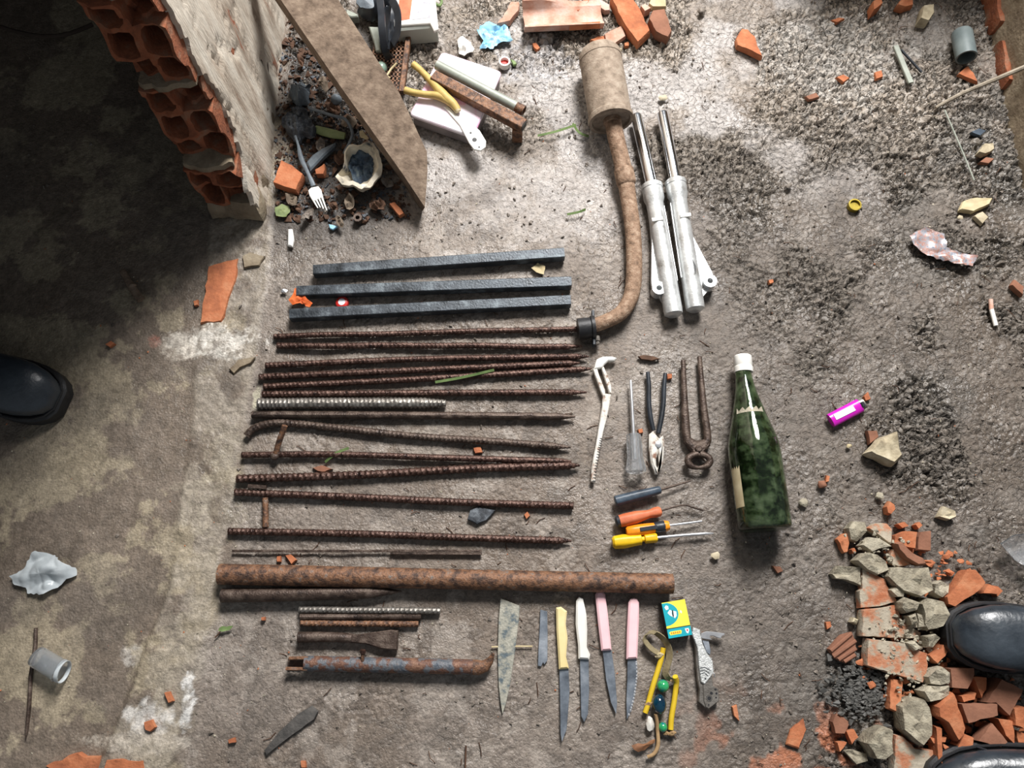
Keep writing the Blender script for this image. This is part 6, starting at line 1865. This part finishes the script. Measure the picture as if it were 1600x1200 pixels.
chip_labels = [
    'tiny orange brick crumb between thin flat rod and thick pipe',
    'bright orange brick chip between thin flat rod and thick pipe',
    'orange brick chip at the tip of a black plier handle',
    'orange brick chip beside the clear-handled screwdriver',
    'orange brick chip between two ribbed rod tips',
    'red-brown brick chip below the bottle base',
    'oblong orange brick chip on the pale footing strip',
    'round orange brick chip on the lime patch of the footing',
    'orange brick chip near the charred wood sliver end',
    'flat orange brick chip on the far open mud',
    'red-brown brick chip stuck in the far clods',
    'round orange brick chip on the far clods',
    'pale orange brick chip on the far clods beside the round one',
    'tiny orange brick chip in the mud beyond the fork legs',
    'orange brick chip touching the lighter head',
    'orange brick chip above the ridged tile fragment',
    'large orange brick flake lying apart on orange-stained mud',
    'red-brown brick flake beside the crumbled black clods',
    'thin orange brick splinter on mud near the folding tool',
    'orange brick chip in the mud beyond the bottle',
    'orange brick chip on the shaded cement near the boot',
    'tiny orange chip beside the inset floor brick',
    'orange brick chip on mud past the charred wood sliver',
    'tiny orange brick crumb near the ends of the short rods',
    'orange brick chip between the bent rod and the stub rod',
    'flat red-brown scrap between stub rod and twisted rod',
    'orange brick crumb on mud below the channel tile',
    'orange brick crumb at the foot of the large orange tile piece',
]
for i, (q, k) in enumerate(chips):
    W0 = pp(q, 0.004)
    b = base_of(W0)
    zb = max(fh(b.x, b.y), -0.003)
    solo('brick_chip', chip_labels[i], 'brick chip', slab(W0, zb - 0.001, 0.008, 0.15, 0.0006, 300 + i, step=0.006), mk[k], 'loose brick chips on the floor', 30)
for i, (u, v, r, m, lab) in enumerate(((968, 78, 6, m_stone, 'flat beige pebble beside the exhaust can'), (968, 100, 6, m_stone, 'round beige pebble touching the exhaust can side'), (1036, 153, 9, m_stone, 'brown earth ball near the end of the chrome tube'), (1118, 868, 8, m_stone, 'brown pebble under the yellow screwdriver shaft'), (1255, 785, 9, m_pale_mortar, 'pale crumbly pebble beside the bottle base'), (1285, 757, 9, m_brown_tile, 'reddish crumbly pebble near the bottle'), (1375, 775, 8, m_pale_mortar, 'pale pebble between mortar wedge and tile heap'), (1327, 697, 5, m_leafdry, 'small cream pebble under the magenta lighter'), (1005, 830, 4, m_pale_mortar, 'white pebble beside the screwdriver handles'), (1097, 18, 10, m_mud, 'dark earth clod behind the fork tubes'), (1500, 340, 6, m_stone, 'beige pebble next to the dry leaf'), (1232, 290, 7, m_mud, 'dark pebble in the clods beyond the hole-broken fork leg'))):
    s = r / 880.0
    w = P(u, v, s * 0.5)
    solo('pebble', lab, 'pebble', hull_rock(w, s, s * 0.85, s * 0.6, 500 + i, 26), m, 'pebbles on the mud', 50)

# grass blades and leaves
GG = 'green grass blades'
for i, (pts, lab) in enumerate((((((840, 212, .004), (870, 205, .012), (900, 195, .006))), 'green grass blade on mud between angle iron and exhaust can'), ((((895, 193, .004), (905, 207, .010), (920, 213, .004))), 'short green grass blade under the exhaust can'), (((680, 597, .012), (720, 590, .014), (772, 578, .012)), 'green grass blade across the ribbed rods'), (((886, 335, .004), (905, 331, .008), (915, 327, .004)), 'pale green grass blade on mud beside the exhaust pipe'), (((508, 722, .004), (525, 708, .012), (545, 700, .012)), 'small green sprig on the stub rod'))):
    W = catmull([P(*p) for p in pts], 0.006)
    solo('grass_blade', lab, 'grass', ribbon(W, 0.0045, 0.0006, lambda t: Vector((0.3, 0.9, 0.3))), m_green, GG)
root = thing('fallen_leaf', 'small green fallen leaf with a dark stalk on the floor', 'leaf', P(350, 980, 0))
part(root, 'blade', sheet(pp(c04([(1135, 485), (1160, 460), (1215, 460), (1195, 482), (1160, 490)]), 0.004), crumple(0.003, 60, 2, 0.003), 5, 0.0006, 3), m_green)
part(root, 'stalk', tube([P(*q, 0.003) for q in c04([(1150, 485), (1135, 505), (1120, 520)])], 0.0012, 6), m_twig)
solo('bark_flake', 'flat brown bark flake above the black pliers', 'bark', slab(pp(c16([(655, 55), (680, 48), (740, 55), (775, 68), (730, 78), (670, 70)]), 0.005), -0.001, 0.006, 0.12, 0.0008, 5), m_twig)
solo('straw_flake', 'pale husk scrap between two square bars', 'scrap', sheet(pp([(830, 418), (840, 410), (852, 415), (850, 428), (838, 425)], 0.006), crumple(0.005, 60, 2, 0.003), 5, 0.0006, 3), m_straw)
solo('twig', 'thin pale twig under the blade fragment', 'twig', tube([P(768, 1011, 0.0015), P(800, 1010, 0.0015), P(832, 1010, 0.0015)], 0.0014, 6), m_straw)
solo('twig', 'thin dark twig on the mud past the slotted pipe', 'twig', tube([P(727, 1200, 0.0015), P(728, 1165, 0.0015)], 0.0014, 6), m_twig)

# ------------------------------------------------------------------ fine crumbs everywhere
def crumbs(name, label, n, seed, mat, smin, smax, accept):
    rnd = random.Random(seed)
    protos = [hull_rock((0, 0, 0), 1, 0.8, 0.6, seed + k, 8) for k in range(8)]
    V, F = [], []
    k = 0
    while k < n:
        u, v = rnd.uniform(-40, 1640), rnd.uniform(-30, 1230)
        if rnd.random() > accept(u, v):
            continue
        k += 1
        p = P(u, v, 0)
        s = smin + (smax - smin) * rnd.random() ** 3
        a = rnd.uniform(0, 6.28)
        ca, sa = math.cos(a), math.sin(a)
        z = fh(p.x, p.y)
        pv, pf = protos[rnd.randrange(8)]
        b = len(V)
        V += [Vector((p.x + (q.x * ca - q.y * sa) * s, p.y + (q.x * sa + q.y * ca) * s, z + s * 0.25 + q.z * s)) for q in pv]
        F += [tuple(b + i for i in f) for f in pf]
    stuff(name, label, (V, F), mat)
def inmud(u, v):
    b = float(np.interp(v, [300, 345, 510, 640, 880, 1130, 1200], [436, 430, 405, 385, 345, 300, 280]))
    return 1.0 if u > b else 0.12
crumbs('soil_crumbs', 'fine soil crumbs trodden all over the mud', 5200, 1, m_mud, 0.0010, 0.0055, lambda u, v: inmud(u, v) * (1.0 if (u > 1150 or v < 380) else 0.22))
crumbs('pale_grit', 'fine pale grit sprinkled over the floor', 2200, 2, m_pale_mortar, 0.0008, 0.0030, lambda u, v: 0.2 + 0.8 * inmud(u, v) * (1 if 900 < u < 1150 or v < 330 else 0.5))
crumbs('brick_dust', 'fine orange brick grit sprinkled over the floor', 420, 3, m_orange_tile, 0.0008, 0.0028, lambda u, v: 0.3)
crumbs('leaf_debris', 'brown rotted leaf crumbs heaped between wall and plank', 900, 14, m_twig, 0.003, 0.012, lambda u, v: 1.0 if (430 < u < 640 and 20 < v < 350 and u < 455 + v * 0.62 and v < 345) else 0.0)
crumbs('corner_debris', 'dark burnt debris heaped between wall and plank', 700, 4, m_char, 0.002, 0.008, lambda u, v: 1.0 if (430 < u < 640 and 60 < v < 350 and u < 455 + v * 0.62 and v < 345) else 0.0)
def twigs():
    rnd = random.Random(9)
    V, F = [], []
    for i in range(260):
        u, v = rnd.uniform(420, 1600), rnd.uniform(0, 1200)
        p = P(u, v, 0); p.z = fh(p.x, p.y) + 0.0012
        a = rnd.uniform(0, 6.28); L = rnd.uniform(0.006, 0.022)
        q = p + Vector((math.cos(a) * L, math.sin(a) * L, rnd.uniform(0, 0.002)))
        m = p.lerp(q, 0.5) + Vector((rnd.uniform(-.003, .003), rnd.uniform(-.003, .003), 0.001))
        V, F = cat((V, F), tube([p, m, q], 0.0007, 4))
    stuff('twig_litter', 'tiny dark twigs and fibres strewn over the mud', (V, F), m_twig)
twigs()

# ------------------------------------------------------------------ dead leaves and bits in the dark corner
def dead_leaves():
    rnd = random.Random(31)
    spots = [(470, 95, 'leaning on the wall foot'), (505, 130, 'beside the ash-coated film'), (455, 150, 'between wall and charred film'), (520, 165, 'under the bent wire'), (545, 190, 'near the plank edge'), (500, 225, 'beside the grey plastic strip'), (530, 245, 'next to the scorched bowl'), (455, 310, 'below the squarish brick piece'), (480, 335, 'below the fork tines'), (520, 320, 'between fork and scorched bowl'), (545, 315, 'under the scorched bowl rim'), (605, 285, 'against the plank near its lower end'), (590, 320, 'beside the narrow brick chip'), (530, 345, 'next to the round nut'), (470, 55, 'high against the wall foot')]
    for i, (u, v, where) in enumerate(spots):
        r = rnd.uniform(9, 15); k = rnd.uniform(0.5, 0.8); a0 = rnd.uniform(0, 3.14)
        q = []
        for j in range(9):
            a = 2 * math.pi * j / 9
            x, y = math.cos(a) * r, math.sin(a) * r * k * rnd.uniform(0.75, 1.15)
            q.append((u + x * math.cos(a0) - y * math.sin(a0), v + x * math.sin(a0) + y * math.cos(a0)))
        m = (m_twig, m_deadleaf, m_mud)[i % 3]
        tone = ('dark brown', 'grey-brown', 'dull grey')[i % 3]
        solo('dead_leaf', tone + ' crumpled dead leaf ' + where, 'leaf', sheet(pp(q, 0.014), crumple(0.020, 55, i, 0.007), 6, 0.0008, i), m, 'dead leaves in the dark corner', 40)
m_deadleaf = pm('grey_brown_dead_leaf', [srgb(86, 74, 62), srgb(128, 114, 98)], 50, 0.85, 0, 0.4)
dead_leaves()

# laths and wire on the far clods
solo('grey_lath', 'flat grey lath pressed into the far clods', 'lath', bar(P(1399, 72, 0.010), P(1423, 130, 0.006), 0.011, 0.006, 0.001, 3), m_galv)
solo('dark_rod', 'thin dark rod beside the flat grey lath', 'rod', bar(P(1408, 78, 0.008), P(1440, 113, 0.006), 0.004, 0.004, 0.0006, 3), m_black_plastic)
solo('thin_wire', 'thin pale wire trailing over the clods by the low wall', 'wire', tube(catmull([P(u, v, z) for u, v, z in ((1476, 172, .008), (1490, 205, .009), (1505, 240, .008), (1522, 282, .008))], 0.01), 0.0016, 6), m_galv)
solo('blue_scrap', 'dull blue plastic scrap on dark soil by the low wall', 'scrap', slab(pp([(1517, 206), (1530, 200), (1542, 204), (1532, 212)], 0.008), 0.0, 0.008, 0.1, 0.0006, 3), m_navy)
